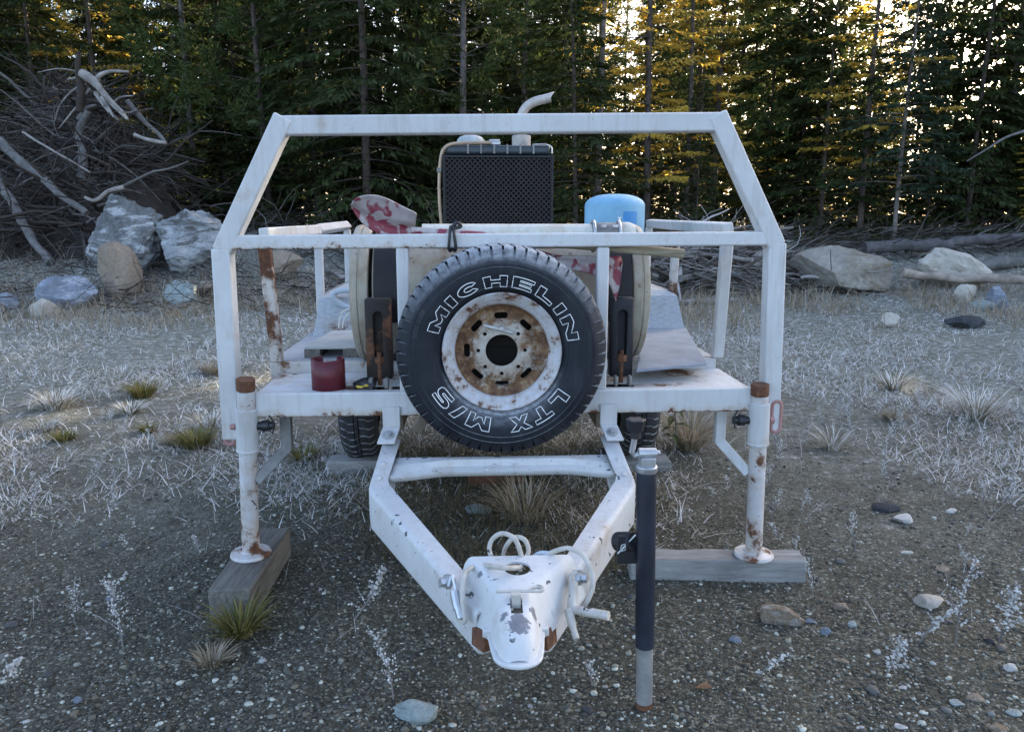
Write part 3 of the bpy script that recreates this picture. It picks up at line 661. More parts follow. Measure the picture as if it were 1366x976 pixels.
for r_ in (.318, .340, .246): MB().tube([WM @ Vector((r_ * math.cos(a), r_ * math.sin(a), wall_y(r_) - .0004)) for a in [q * 2 * PI / 120 for q in range(120)]], .0014, 5, True).build('moulded_ring', M_tyre, tyre)

# ------------------------------------------------------------------ things carried on the deck
tc = Vector((.012, .50, 1.172)); tank = tthing('fuel_tank', 'dirty cream cylinder drum lying across the deck behind the spare wheel', 'tank', tc)
TM = Matrix.Translation(tc) @ Matrix(((0, 0, 1, 0), (1, 0, 0, 0), (0, 1, 0, 0), (0, 0, 0, 1)))
RTK = .296; RS = .276
MB().lathe([(RS, -.53), (RS, .535)], 72, TM).build('tank_shell', M_cream, tank)
for s_, xa, xb in ((-1, .545, .622), (1, .548, .622)):
    pr = [(RS - .004, s_ * xa), (RTK - .012, s_ * xa), (RTK - .003, s_ * (xa + .004)), (RTK, s_ * (xa + .012)), (RTK, s_ * (xa + .036)), (RTK - .005, s_ * (xa + .039)), (RTK - .005, s_ * (xa + .044)), (RTK, s_ * (xa + .047)), (RTK, s_ * (xb - .014)),
          (RTK - .004, s_ * (xb - .004)), (RTK - .014, s_ * xb), (RTK - .06, s_ * (xb + .004)), (RTK * .5, s_ * (xb + .012)), (0, s_ * (xb + .016))]
    te = MB().lathe(pr, 72, TM).build('tank_end', M_cream, tank, ang=40)
for x0_, x1_ in ((LY(496, 360, .2).x, LY(528, 360, .2).x), (LY(813, 360, .2).x, LY(846, 360, .2).x)):
    b = MB(); n_ = 20; rr_ = RS + .014
    for k in range(n_ + 1):
        a = R(200 - 120 * k / n_); y_, z_ = rr_ * math.cos(a), rr_ * math.sin(a); y2, z2 = (rr_ - .01) * math.cos(a), (rr_ - .01) * math.sin(a)
        b.v += [(x0_, .5 + y_, 1.172 + z_), (x1_, .5 + y_, 1.172 + z_), (x1_, .5 + y2, 1.172 + z2), (x0_, .5 + y2, 1.172 + z2)]
    for k in range(n_): b.f += [(4 * k + i, 4 * k + (i + 1) % 4, 4 * k + 4 + (i + 1) % 4, 4 * k + 4 + i) for i in range(4)]
    b.build('tank_strap', M_black, tank, .002)
for x in (-.5, .44): MB().box(x, x + .08, .42, .58, .878, .905).build('tank_saddle', M_black, tank)
# pipe with coupling
pc = Vector((0.0, .125, 1.427)); pipe = tthing('suction_pipe', 'frosty cream pipe lying along the rail top with a dark clamp near its right end', 'pipe', pc)
PX = Matrix.Translation(pc) @ Matrix(((0, 0, 1, 0), (1, 0, 0, 0), (0, 1, 0, 0), (0, 0, 0, 1)))
MB().lathe([(.0, -.30), (.048, -.30), (.048, .365), (.0, .365)], 32, PX).build('pipe_body', M_pvc, pipe)
cl = MB().lathe([(.052, .368), (.053, .372), (.053, .468), (.052, .472)], 32, PX).build('coupling', M_dull, pipe)
for x in (.372, .472):
    MB().tube([PX @ Vector((.058 * math.cos(a), .058 * math.sin(a), x)) for a in [k * 2 * PI / 32 for k in range(32)]], .007, 8, True).build('clamp_ring', M_galv, cl)
for x in (.395, .44): MB().box(x, x + .02, .062, .075, 1.46, 1.472).build('clamp_lug', M_galv, cl, .003)
MB().lathe([(.0, .474), (.050, .474), (.055, .485), (.055, .515), (.047, .535), (.0, .54)], 32, PX).build('pipe_end', M_pvc, pipe)
# shovel: blade on the rail, handle behind it
hp0 = LY(556, 308, .075); hp1 = LY(912, 338.5, .082); 
shov = tthing('long_shovel', 'worn red and grey round shovel resting on the rail, wooden handle running behind it', 'shovel', hp0)
hd = (hp1 - hp0).normalized()
MB().tube([hp0 + hd * .28, hp0 + hd * .5, hp1 - hd * .05, hp1], [.017, .018, .0195, .0185], 14).build('handle', M_handle, shov)
MB().tube([hp0 + hd * -.02, hp0 + hd * .05, hp0 + hd * .30], [.013, .0165, .0195], 14).build('socket', M_shovel, shov)
bl = MB(); outline_t = [(469, 274), (473, 266), (481, 261.5), (497, 259.5), (513, 263), (530, 272), (545, 280), (556, 284.5)]
outline_b = [(469, 277), (475, 288), (483, 298), (493, 306), (505, 312), (520, 316), (540, 316), (553, 310)]
rows = []; NB = 7
for (ut, vt), (ub, vb) in zip(outline_t, outline_b):
    row = []
    for k in range(NB):
        f = k / (NB - 1); u = ut + (ub - ut) * f; v = vt + (vb - vt) * f
        bow = .055 * math.sin(PI * f) ; yy = .035 + .05 * f - bow * .2 + (.05 if f > .8 else 0) * (f - .8) * 5 * .3 + bow * (.9 if f > .5 else .35)
        row.append(LY(u, v, yy))
    rows.append(row)
vv = [p for r_ in rows for p in r_]; bl.add(vv, [(i * NB + k, i * NB + k + 1, (i + 1) * NB + k + 1, (i + 1) * NB + k) for i in range(len(rows) - 1) for k in range(NB - 1)])
o = bl.build('blade', M_shovel, shov, 0, ang=70); mo = o.modifiers.new('sub', 'SUBSURF'); mo.levels = 2; mo.render_levels = 2; mo = o.modifiers.new('solid', 'SOLIDIFY'); mo.thickness = .004
# the second, red scoop behind the rail at the right
b = MB(); rows = []
for (u, v0, v1, yy) in ((722, 336, 340, .085), (740, 341, 352, .082), (762, 342, 359, .076), (785, 342, 364, .072), (800, 342, 369, .072), (815, 342, 381, .076), (822, 342, 402, .084), (827, 342, 378, .092), (829, 342, 350, .1)):
    rows.append([LY(u, v0 + (v1 - v0) * k / 4, yy + .012 * math.sin(PI * k / 4)) for k in range(5)])
b.add([p for r_ in rows for p in r_], [(i * 5 + k, i * 5 + k + 1, (i + 1) * 5 + k + 1, (i + 1) * 5 + k) for i in range(len(rows) - 1) for k in range(4)])
o = single(b, 'scoop_blade', M_shovel, 'dark red curved scoop blade wedged behind the rail right of the tyre', 'scoop', LY(790, 350, .09), ang=70)
mo = o.modifiers.new('solid', 'SOLIDIFY'); mo.thickness = .005
# black cord tie
c = LY(603, 318, 0); b = MB()
for dx in (-.006, .007): b.tube(spline([c + Vector((dx, .075, .03)), c + Vector((dx * .6, .02, .045)), c + Vector((dx, -.012, .03)), c + Vector((dx * 2, -.012, -.035)), c + Vector((dx, .02, -.047)), c + Vector((dx, .062, -.03))], 5), .006, 7)
b.tube(spline([c + Vector((.0, -.002, .04)), c + Vector((.02, -.004, .058)), c + Vector((.034, .0, .045)), c + Vector((.012, .0, .038))], 5), .0075, 7)
single(b, 'cord_tie', M_blackpl, 'black cord tying the shovel to the front rail', 'cord', c)
# engine with radiator
ec = Vector((.035, 1.60, .877)); eng = tthing('engine_unit', 'black diesel engine with mesh guarded radiator and bent exhaust pipe above the tank', 'engine', ec)
x0, x1 = LY(591, 250, 1.56).x, LY(738, 250, 1.56).x; zt = LY(660, 194, 1.6).z; zg = LY(660, 207, 1.6).z
MB().box(x0 + .012, x1 - .012, 1.60, 1.69, .96, zg - .004).build('radiator_core', simple('radiator_fins', (.004, .004, .005), .95, 0), eng)
tk = MB().box(x0 + .015, x1 - .018, 1.575, 1.70, zg, zt).build('radiator_top_tank', simple('dark_blue_tank', (.018, .03, .04), .4), eng, .018, seg=4)
for k in range(6): xx = x0 + .14 + k * .075; MB().box(xx, xx + .010, 1.568, 1.705, zg + .006, zt + .004).build('rib', M_dull, tk)
MB().tube(spline([(x1 - .12, 1.58, zt + .002), (x1 - .05, 1.58, zt + .004), (x1 - .012, 1.58, zt - .01), (x1 - .008, 1.58, zt - .045)], 4), .005, 6).build('top_bracket', M_galv, tk)
fr = MB()
for xx in (x0, x1 - .012): fr.box(xx, xx + .012, 1.555, 1.60, .92, zg)
fr.box(x0 + .013, x1 - .013, 1.555, 1.585, zg - .016, zg - .005); fr.build('guard_frame', M_black, eng)
# expanded metal: strands that run zig zag and touch at the knots
NV, NR = 42, 34; V = []; Fc = []; wx = (x1 - x0 - .02) / NV; hz_ = (zg - .02 - 1.32) / NR
def strand(a, b_, w, y):
    a, b_ = Vector(a), Vector(b_); d = (b_ - a).normalized(); n_ = Vector((d.z, 0, -d.x)) * w; q = Vector((0, .006, 0)); o = len(V)
    V.extend([tuple(a - n_), tuple(a + n_), tuple(b_ + n_), tuple(b_ - n_), tuple(a + n_ + q), tuple(b_ + n_ + q)]); Fc.extend([(o, o + 1, o + 2, o + 3), (o + 1, o + 4, o + 5, o + 2)])
for i in range(NV):
    for j in range(NR):
        xa = x0 + .01 + i * wx; za = 1.32 + j * hz_; s_ = (i + j) % 2
        strand((xa, 1.558, za + (0 if s_ else hz_)), (xa + wx, 1.558, za + (hz_ if s_ else 0)), .0026, 0)
g = MB(); g.add(V, Fc); o = g.build('mesh_guard', simple('brown_grey_expanded_metal', (.035, .029, .029), .85, 0, .3), eng, smooth=False, recalc=False); o['kind'] = 'stuff'
px = lambda u, v: LY(u, v, 1.575)
MB().tube(spline([px(589, 300), px(586.5, 270), px(586, 240), px(588, 212), px(592, 199), px(602, 192.5), px(620, 191), px(648, 190.5), px(656, 191)], 5), .0095, 10).build('coolant_pipe', simple('brass_tan_pipe', (.36, .27, .19), .5, .4), eng)
c = LY(586, 227, 1.57); MB().box(c.x - .014, c.x + .012, 1.555, 1.59, c.z - .012, c.z + .012).build('pipe_clip', M_dull, eng, .003)
c = LY(628, 191, 1.75); MB().lathe([(.083, .0), (.08, .018), (.066, .034), (.038, .044), (0, .048)], 32, Matrix.Translation(c)).build('air_cleaner_cap', simple('grey_green_plastic', (.32, .35, .35), .5), eng, ang=60)
c = LY(657, 191, 1.62); MB().box(c.x - .035, c.x + .045, 1.60, 1.65, c.z - .012, c.z + .008).box(c.x - .02, c.x + .04, 1.605, 1.645, c.z + .008, c.z + .02).build('radiator_cap', M_galv, eng, .004)
e0 = LY(695.5, 194, 1.95); e1 = LY(695.5, 181, 1.95)
ex = MB().tube([e0 + Vector((0, 0, -.06)), e1], .058, 24).tube([e1, e1 + Vector((0, 0, .02))], .03, 20).build('muffler', simple('heat_greyed_steel', (.34, .31, .28), .7, .2, .4), eng, .006)
P = spline([e1 + Vector((0, 0, .01)), LY(694, 168, 1.95), LY(696, 153, 1.95), LY(703, 142, 1.95), LY(714, 135.5, 1.95), LY(726, 132.5, 1.95), LY(735, 130, 1.95)], 5)
pb = MB().tube(P, .0275, 20, caps=False); m_ = 20; d_ = (P[-1] - P[-2]).normalized()
for k in range(m_):      # the mouth is cut on a slant
    i = len(pb.v) - m_ + k; p = Vector(pb.v[i]); pb.v[i] = tuple(p + d_ * (p.z - P[-1].z) * 1.0)
o = pb.build('exhaust_pipe', simple('pale_exhaust_steel', (.42, .38, .35), .6, .3, .25), ex, ang=60); mo = o.modifiers.new('solid', 'SOLIDIFY'); mo.thickness = .003; mo.offset = -1
MB().box(-.16, .2, 1.74, 2.5, 1.0, 1.6).tube([(.0, 1.71, 1.2), (.0, 1.74, 1.2)], .2, 24).box(-.2, .24, 1.8, 2.4, .96, 1.15).build('engine_block', M_black, eng, .02)
MB().box(-.28, .36, 1.58, 2.6, .878, .958).build('engine_skid', M_black, eng, .005)
# blue pressure tank
bc = Vector((.608, .95, .877)); bt = tthing('pressure_tank', 'light blue domed steel tank with a darker blue label standing on the deck', 'tank', bc)
rb_ = .150; zt = 1.615
pr = [(0, 0), (.12, 0), (rb_, .03), (rb_, zt - .877 - .062)] + [(rb_ * math.cos(t_) ** .8, zt - .877 - .058 + .058 * math.sin(t_)) for t_ in [k * PI / 20 for k in range(1, 10)]] + [(0, zt - .877)]
MB().lathe(pr, 64, Matrix.Translation(bc)).build('tank_body', M_blue, bt, ang=60)
b = MB(); a0, a1 = R(-84), R(-55); n_ = 10
for k in range(n_ + 1):
    a = a0 + (a1 - a0) * k / n_
    b.v += [tuple(bc + Vector(((rb_ + .002) * math.cos(a), (rb_ + .002) * math.sin(a), z_ - .877))) for z_ in (1.30, 1.528)]
b.f += [(2 * k, 2 * k + 2, 2 * k + 3, 2 * k + 1) for k in range(n_)]; b.build('label_sheet', M_bluelabel, bt)
b = MB(); a = R(-91)
for z0_, z1_, w_ in ((1.478, 1.502, .004), (1.496, 1.502, .009), (1.478, 1.482, .007)):
    c = bc + Vector(((rb_ + .0025) * math.cos(a), (rb_ + .0025) * math.sin(a), 0)); b.box(c.x - w_, c.x + w_, c.y - .001, c.y + .002, z0_, z1_)
b.build('white_mark', M_letter, bt)
# red sleeve standing on the front deck
sc_ = Vector((LY(439, 518, .085).x, .085, .8305)); rr = .063; pl = [(rr * math.cos(a), rr * .8 * math.sin(a)) for a in [R(140 + (400 - 140) * k / 36) for k in range(37)]]
pl = spline([(-.026, .044, 0), (-.036, .056, 0), (-.052, .050, 0)] + [(.066 * math.cos(a), .066 * math.sin(a), 0) for a in [R(155 + 230 * k / 12) for k in range(13)]] + [(.052, .050, 0), (.036, .056, 0), (.026, .044, 0)], 3)
b = MB(); hS = LY(439, 479, .085).z - .8305
for p in pl: b.v += [tuple(sc_ + Vector((p.x, p.y, 0))), tuple(sc_ + Vector((p.x, p.y, hS + .004 * abs(p.x) / .06)))]
b.f += [(2 * k, 2 * k + 2, 2 * k + 3, 2 * k + 1) for k in range(len(pl) - 1)]
o = single(b, 'metal_sleeve', M_maroon, 'dark red open metal sleeve standing on the left of the front deck', 'sleeve', sc_, ang=60); mo = o.modifiers.new('solid', 'SOLIDIFY'); mo.thickness = .007
# little pallet with a board on two feet
pb_ = LZ(470, 470, .8765); pal = tthing('small_pallet', 'weathered low board on wooden feet lying behind the red sleeve', 'pallet', (-.68, .52, .877))
A = LZ(406, 462, .93); B_ = LZ(480, 461, .93); C_ = LZ(482, 440, .93); D_ = LZ(443, 441, .93)
MB().hexa([A, B_, C_, D_], [p + Vector((0, 0, -.014)) for p in (A, B_, C_, D_)]).build('top_board', M_plywood, pal, .002)
for u0, u1 in ((407, 428), (458, 478)):
    p = LZ(u0, 474, .885); q = LZ(u1, 474, .885); MB().box(p.x, q.x, A.y + .004, A.y + .24, .877, .9155).build('foot_block', M_timber_y, pal, .002)
b = MB().tube(spline([LY(452, 438, .72), LY(453, 425, .72), LY(458, 415, .72), LY(467, 413, .72), LY(473, 420, .73)], 5), .0035, 6).tube(spline([LY(457, 438, .72), LY(458, 430, .72), LY(463, 420, .72), LY(470, 414, .73)], 5), .0035, 6)
single(b, 'white_cord', M_rope, 'loop of white cord standing up from the low board', 'cord', LY(455, 438, .72))
b = MB()
for d in (0, .026): b.tube(spline([LY(475, 387, 1.2) + Vector((0, d, 0)), LY(455, 388, 1.2) + Vector((0, d, 0)), LY(446, 391, 1.2) + Vector((0, d, 0)), LY(446, 398, 1.2) + Vector((0, d, -.0)), LY(452, 404, 1.2) + Vector((0, d, 0)), LY(463, 409, 1.2) + Vector((0, d, 0)), LY(475, 411, 1.2) + Vector((0, d, 0))], 5), .014, 10)
single(b, 'coiled_hose', M_hose, 'pale grey hose loop lying on the left checker plate fender', 'hose', LY(460, 405, 1.2))
# loose steel sheet on the right
z_ = .897; A = LZ(849, 493, z_); B_ = LZ(943, 484, z_); C_ = LZ(915, 437, .905); D_ = LZ(862, 437.5, .905); n_ = Vector((0, 0, -.012))
b = MB().hexa([A, B_, C_, D_], [p + n_ for p in (A, B_, C_, D_)])
single(b, 'steel_sheet', M_sheet, 'smooth grey steel sheet lying on the right of the deck before the fender', 'metal sheet', A, bevel=.002)
# ratchet strap heap on the deck
b = MB()
for k in range(5): b.tube(spline([LZ(470 + random.uniform(-2, 8), 517, .845) + Vector((0, .02 * k, 0)), LZ(482, 513, .85) + Vector((0, .02 * k, random.uniform(0, .012))), LZ(494, 515 - k, .85) + Vector((.01, .02 * k, 0)), LZ(500, 508, .855) + Vector((0, .01 * k, 0))], 4), .007, 6)
single(b, 'strap_heap', M_blackpl, 'black strap in a small heap at the foot of the left upright', 'strap', LZ(485, 517, .8305))
b = MB().tube([LZ(476, 515.5, .858), LZ(484, 516, .858)], .005, 6).tube([LZ(486, 514.5, .860), LZ(491, 514, .862)], .005, 6)
single(b, 'yellow_strap_end', simple('yellow_webbing', (.5, .36, .04), .8), 'short yellow strap end lying on the black strap heap', 'strap', LZ(484, 516, .858))

# ------------------------------------------------------------------ timbers and blocks on the ground
def worldbox(name, mat, p00, ux, L, Wd, H, label, cat, bev=.008, sub=0):
    ux = Vector(ux).normalized(); uy = Vector((-ux.y, ux.x, 0)); b = MB(); nx = 10
    for i in range(nx + 1):
        f = i / nx * L
        for s_, h in ((0, 0), (1, 0), (1, 1), (0, 1)):
            b.v.append(tuple(ux * f + uy * (s_ * Wd + random.uniform(-1, 1) * .0025) + Vector((0, 0, h * H + random.uniform(-1, 1) * .0025))))
    for i in range(nx):
        for k in range(4): b.f.append((i * 4 + k, (i + 1) * 4 + k, (i + 1) * 4 + (k + 1) % 4, i * 4 + (k + 1) % 4))
    b.f += [(0, 1, 2, 3), tuple(nx * 4 + k for k in range(4))]
    o = b.build(name, mat, None, bev, ang=30); o.location = p00; return tag(o, label, cat)
worldbox('timber_block', M_timber_y, (-.985, 2.600, -.01), (-.03, 1, 0), .575, .160, .14, 'thick dark weathered timber lying lengthwise under the left stabiliser leg', 'timber')
bb = worldbox('timber_block', M_timber_x, (.50, 2.925, -.012), (1, -.02, 0), .735, .115, .105, 'long silver grey timber lying crosswise under the right stabiliser leg', 'timber')
bb = worldbox('chock_block', M_timber_x, (-1.10, 4.25, -.01), (1, .03, 0), .42, .14, .09, 'low wooden block in front of the left trailer wheel', 'wood block')
bb = worldbox('chock_block', M_redwood, (-.25, 4.06, -.01), (1, .05, 0), .31, .14, .085, 'short red brown wood block on the ground under the trailer', 'wood block')
bb = worldbox('chock_block', M_timber_x, (.66, 4.30, -.01), (1, .05, 0), .3, .14, .07, 'low wooden block in front of the right trailer wheel', 'wood block')
# ------------------------------------------------------------------ the ground
def ground_mat():
    m, n, l, b = principled('gravel_and_frosted_litter'); t = NT(m)
    P = t.coord('Object'); s = t.sep()
    fine = t.voronoi(95, 'Color'); fs = t.sep(fine)
    peb = t.ramp(fs[0], [(.0, (0.034, 0.031, 0.023)), (.45, (0.085, 0.079, 0.060)), (.75, (0.136, 0.129, 0.099)), (.93, (0.230, 0.225, 0.180)), (.99, (0.425, 0.423, 0.352))])
    soil = t.ramp(t.noise(2.2, 8, .7), [(.3, (0.042, 0.038, 0.025)), (.7, (0.096, 0.090, 0.063))])
    near = t.mix(t.ramp(t.noise(6, 6, .65), [(.35, .85), (.65, .35)]), soil, peb)
    mid = t.ramp(t.noise(11, 12, .86), [(.28, (0.044, 0.040, 0.030)), (.43, (0.128, 0.123, 0.094)), (.55, (0.256, 0.264, 0.230)), (.63, (.78, .78, .77))])
    far = t.ramp(t.noise(5, 8, .75), [(.3, (.04, .03, .018)), (.6, (.11, .085, .045)), (.8, (.17, .14, .08))])
    d = t.math('ADD', t.math('ADD', s[1], t.math('MULTIPLY', t.math('ABSOLUTE', s[0]), .5)), t.math('MULTIPLY', t.math('SUBTRACT', t.noise(.7, 9, .75), .5), 13.0))
    c = t.mix(t.maprange(d, 3.6, 9.5), near, mid)
    c = t.mix(t.maprange(s[1], 17.5, 21), c, far)
    l.new(c, b.inputs['Base Color']); setp(b, None, .95, 0, .2)
    h = t.math('ADD', t.math('MULTIPLY', t.voronoi(95), -.6), t.noise(30, 8, .75)); t.bump(h, .8, .02); return m
xs = np.concatenate([-np.geomspace(400, 9, 26), np.linspace(-8.8, 8.8, 150), np.geomspace(9, 400, 26)])
ys = np.concatenate([[-60, -20, -8, -3, -1, 0], np.linspace(.6, 9, 110), np.geomspace(9.2, 30, 90), np.geomspace(32, 700, 18)])
V = np.array([(x, y, height(x, y)) for y in ys for x in xs]); nx = len(xs)
idx = np.arange(len(ys) * nx).reshape(len(ys), nx)
Fq = np.stack([idx[:-1, :-1], idx[:-1, 1:], idx[1:, 1:], idx[1:, :-1]], -1).reshape(-1, 4)
nmesh('ground', V, Fq, ground_mat(), smooth=True)['kind'] = 'structure'
_hx = np.linspace(-30, 30, 301); _hy = np.linspace(0, 45, 301)
_H = np.array([[height(x, y) for x in _hx] for y in _hy])
def hgrid(x, y):
    fx = np.clip((x + 30) / .2, 0, 299.99); fy = np.clip(y / .15, 0, 299.99); i = fx.astype(int); j = fy.astype(int); a = fx - i; b = fy - j
    return (_H[j, i] * (1 - a) + _H[j, i + 1] * a) * (1 - b) + (_H[j + 1, i] * (1 - a) + _H[j + 1, i + 1] * a) * b
def scatter(n, y0, y1, power=2.0, spread=.78, x_off=0.0):
    """points over what the lens takes in (and a margin), thinning with distance"""
    u = RNG.random(n)
    y = (y0 ** (1 - power) + u * (y1 ** (1 - power) - y0 ** (1 - power))) ** (1 / (1 - power))
    x = (RNG.random(n) * 2 - 1) * (spread * y + .6) + x_off
    return x, y
# pebbles: loose small stones of every shade, one mass
def pebbles(name, n, y0, y1, smin, smax, power, mat, sub, flat=.6, sink=.25, expo=2.5, mask=None):
    bm = bmesh.new()
    if sub == 0:
        tv = np.array([(1, 0, 0), (-1, 0, 0), (0, 1, 0), (0, -1, 0), (0, 0, 1), (0, 0, -1)], float)
        tf = np.array([(0, 2, 4), (2, 1, 4), (1, 3, 4), (3, 0, 4), (2, 0, 5), (1, 2, 5), (3, 1, 5), (0, 3, 5)])
    else:
        bmesh.ops.create_icosphere(bm, subdivisions=sub, radius=1); tv = np.array([v.co[:] for v in bm.verts]); bm.verts.index_update(); tf = np.array([[v.index for v in f.verts] for f in bm.faces])
    bm.free(); m = len(tv); x, y = scatter(n, y0, y1, power)
    if mask: k = mask(x, y); x, y = x[k], y[k]; n = len(x)
    s = smin + (smax - smin) * RNG.random(n) ** expo
    if mask: s = s * np.clip(y / 10, .3, 1.1)
    a = RNG.random(n) * 2 * PI; ca, sa = np.cos(a)[:, None], np.sin(a)[:, None]
    loc = tv[None] * (1 + RNG.normal(0, .16, (n, m, 1))) * s[:, None, None] * np.stack([np.ones(n), .6 + .4 * RNG.random(n), flat * (.6 + .6 * RNG.random(n))], -1)[:, None, :]
    X = loc[..., 0] * ca - loc[..., 1] * sa + x[:, None]; Y = loc[..., 0] * sa + loc[..., 1] * ca + y[:, None]; Z = loc[..., 2] + (hgrid(x, y) + s * flat * sink)[:, None]
    o = nmesh(name, np.stack([X, Y, Z], -1).reshape(-1, 3), (tf[None] + (np.arange(n) * m)[:, None, None]).reshape(-1, 3), mat, smooth=True, nper=3)
    return tag(o, kind='stuff')
def pebmat(name, stops):
    m, n, l, b = principled(name); t = NT(m); c = t.ramp(t.island(), stops)
    c = t.mix(t.ramp(t.noise(60, 5), [(.3, .4), (.7, 0.0)]), c, (.03, .028, .026)); l.new(c, b.inputs['Base Color']); setp(b, None, .75, 0, .35); return m
M_peb = pebmat('dark_gravel', [(0, (0.034, 0.032, 0.024)), (.35, (0.086, 0.082, 0.065)), (.58, (0.133, 0.128, 0.101)), (.74, (0.163, 0.140, 0.090)), (.86, (0.275, 0.270, 0.221)), (.97, (0.550, 0.558, 0.477))])
M_peb2 = pebmat('mixed_stones', [(0, (.035, .035, .036)), (.3, (.09, .085, .08)), (.5, (.075, .085, .095)), (.7, (.15, .13, .10)), (.85, (.19, .20, .20)), (.97, (.42, .41, .39))])
pebbles('fine_gravel', 85000, 1.7, 7.5, .0025, .0085, 2.2, M_peb, 0)
pebbles('coarse_gravel', 9000, 1.7, 9, .005, .015, 2.0, M_peb, 1, expo=3)
pebbles('pebble_scatter', 420, 1.9, 12, .008, .026, 1.6, M_peb2, 2, expo=4)
def mask_mid(x, y, lo=4.2, hi=8.0):
    nz = np.array([mnoise.noise(Vector((a * .8, b * .8, 5))) for a, b in zip(x, y)])
    nz2 = np.array([mnoise.noise(Vector((a * .33, b * .33, 9))) for a, b in zip(x, y)])
    d = y + .85 * np.abs(x) + nz * 3.4 + nz2 * 4.5
    return RNG.random(len(x)) < np.clip((d - lo) / (hi - lo), 0, 1) * np.clip(.5 + nz * 1.5, .04, 1)
# frosty litter over the middle ground: flat chips, twigs and leaf scraps
M_litter = pebmat('frosted_litter', [(0, (.06, .05, .04)), (.22, (.20, .17, .13)), (.38, (.42, .40, .36)), (.55, (.72, .72, .71)), (1, (.9, .9, .9))])
pebbles('litter', 110000, 2.9, 17, .005, .032, 1.25, M_litter, 0, .25, .5, 3, lambda x, y: mask_mid(x, y, 3.6, 9.5))

def blades(name, x, y, hgt, wid, lean, mat, curl=.5, segs=2, zoff=0.0):
    """grass blades: tapered strips that lean and bend"""
    n = len(x); a = RNG.random(n) * 2 * PI; z = hgrid(x, y) + zoff
    d = np.stack([np.cos(a), np.sin(a)], -1); w = np.stack([-d[:, 1], d[:, 0]], -1)
    L = []
    for k in range(segs + 1):
        f = k / segs; off = (lean * f + curl * lean * f * f) * hgt; zz = z + hgt * f * (1 - .25 * lean * f) - .004
        ww = wid * (1 - f) ** .7 if k < segs else wid * .0
        cx_ = x + d[:, 0] * off; cy_ = y + d[:, 1] * off
        if k < segs:
            L.append(np.stack([cx_ - w[:, 0] * ww, cy_ - w[:, 1] * ww, zz], -1)); L.append(np.stack([cx_ + w[:, 0] * ww, cy_ + w[:, 1] * ww, zz], -1))
        else: L.append(np.stack([cx_, cy_, zz], -1))
    V = np.stack(L, 1); m = V.shape[1]; tf = []
    for k in range(segs - 1): tf += [(2 * k, 2 * k + 1, 2 * k + 3), (2 * k, 2 * k + 3, 2 * k + 2)]
    tf += [(2 * segs - 2, 2 * segs - 1, 2 * segs)]
    return nmesh(name, V.reshape(-1, 3), (np.array(tf)[None] + (np.arange(n) * m)[:, None, None]).reshape(-1, 3), mat, nper=3)
M_dry = leafy('dry_frosted_grass', [(.06, .055, .03), (.18, .155, .09), (.36, .32, .23), (.60, .57, .51), (.82, .81, .80), (.9, .9, .9)], .25, .8)
M_straw = leafy('straw_grass', [(.15, .115, .07), (.33, .26, .17), (.42, .36, .26), (.52, .49, .44)], .3, .8)
M_green = leafy('green_gold_grass', [(.05, .07, .02), (.12, .12, .03), (.25, .2, .06), (.30, .26, .12)], .3, .7)
M_frost = leafy('rime_white', [(.36, .345, .32), (.62, .605, .58), (.84, .83, .82)], .15, .9)
M_weedstem = leafy('grey_weed', [(.10, .09, .08), (.2, .19, .18), (.36, .36, .37)], .15, .9)
x, y = scatter(190000, 2.6, 19, 1.15); k = mask_mid(x, y); x, y = x[k], y[k]; n = len(x)
tag(blades('dry_grass', x, y, .018 + .10 * RNG.random(n) ** 2.6, .0012 + .0014 * RNG.random(n) + y * .00022, .3 + 1.5 * RNG.random(n), M_dry), kind='stuff')
# a taller straw fringe at the foot of the bank
x = RNG.uniform(-12, 12, 16000); y = RNG.normal(12.2, 1.1, 16000); nz = np.array([mnoise.noise(Vector((a * .6, b * .6, 15))) for a, b in zip(x, y)]); k = (nz > -.12); x, y = x[k], y[k]; n = len(x)
tag(blades('straw_fringe', x, y, .10 + .34 * RNG.random(n) ** 1.6, .005 + .003 * RNG.random(n), .2 + .7 * RNG.random(n), M_straw, segs=3), kind='stuff')
# grass growing in the shade under the tongue and the deck
x = RNG.uniform(-.85, .85, 2600); y = RNG.uniform(2.95, 4.6, 2600); k = np.abs(x) < .25 + .45 * (y - 2.4); x, y = x[k], y[k]; n = len(x)
tag(blades('shade_grass', x, y, .05 + .17 * RNG.random(n) ** 1.5, .0018 + .0012 * RNG.random(n), .2 + .9 * RNG.random(n), leafy('dull_shade_grass', [(.045, .045, .02), (.12, .095, .045), (.2, .165, .1)], .25, .8), segs=3), kind='stuff')
x, y = scatter(3400, 2.4, 11, 1.02); k = (RNG.random(len(x)) < np.clip(.25 + .13 * (y - 2) + .12 * np.abs(x), 0, 1)); x, y = x[k], y[k]; n = len(x)
tag(blades('dry_stems', x, y, (.03 + .13 * RNG.random(n) ** 2) * (.5 + .12 * y), .0007 + .0006 * RNG.random(n) + y * .00008, .2 + 1.6 * RNG.random(n) ** 1.5, leafy('thin_dry_stem', [(.09, .07, .045), (.22, .18, .13), (.36, .33, .29), (.60, .59, .58)], .1, .9), segs=4), kind='stuff')
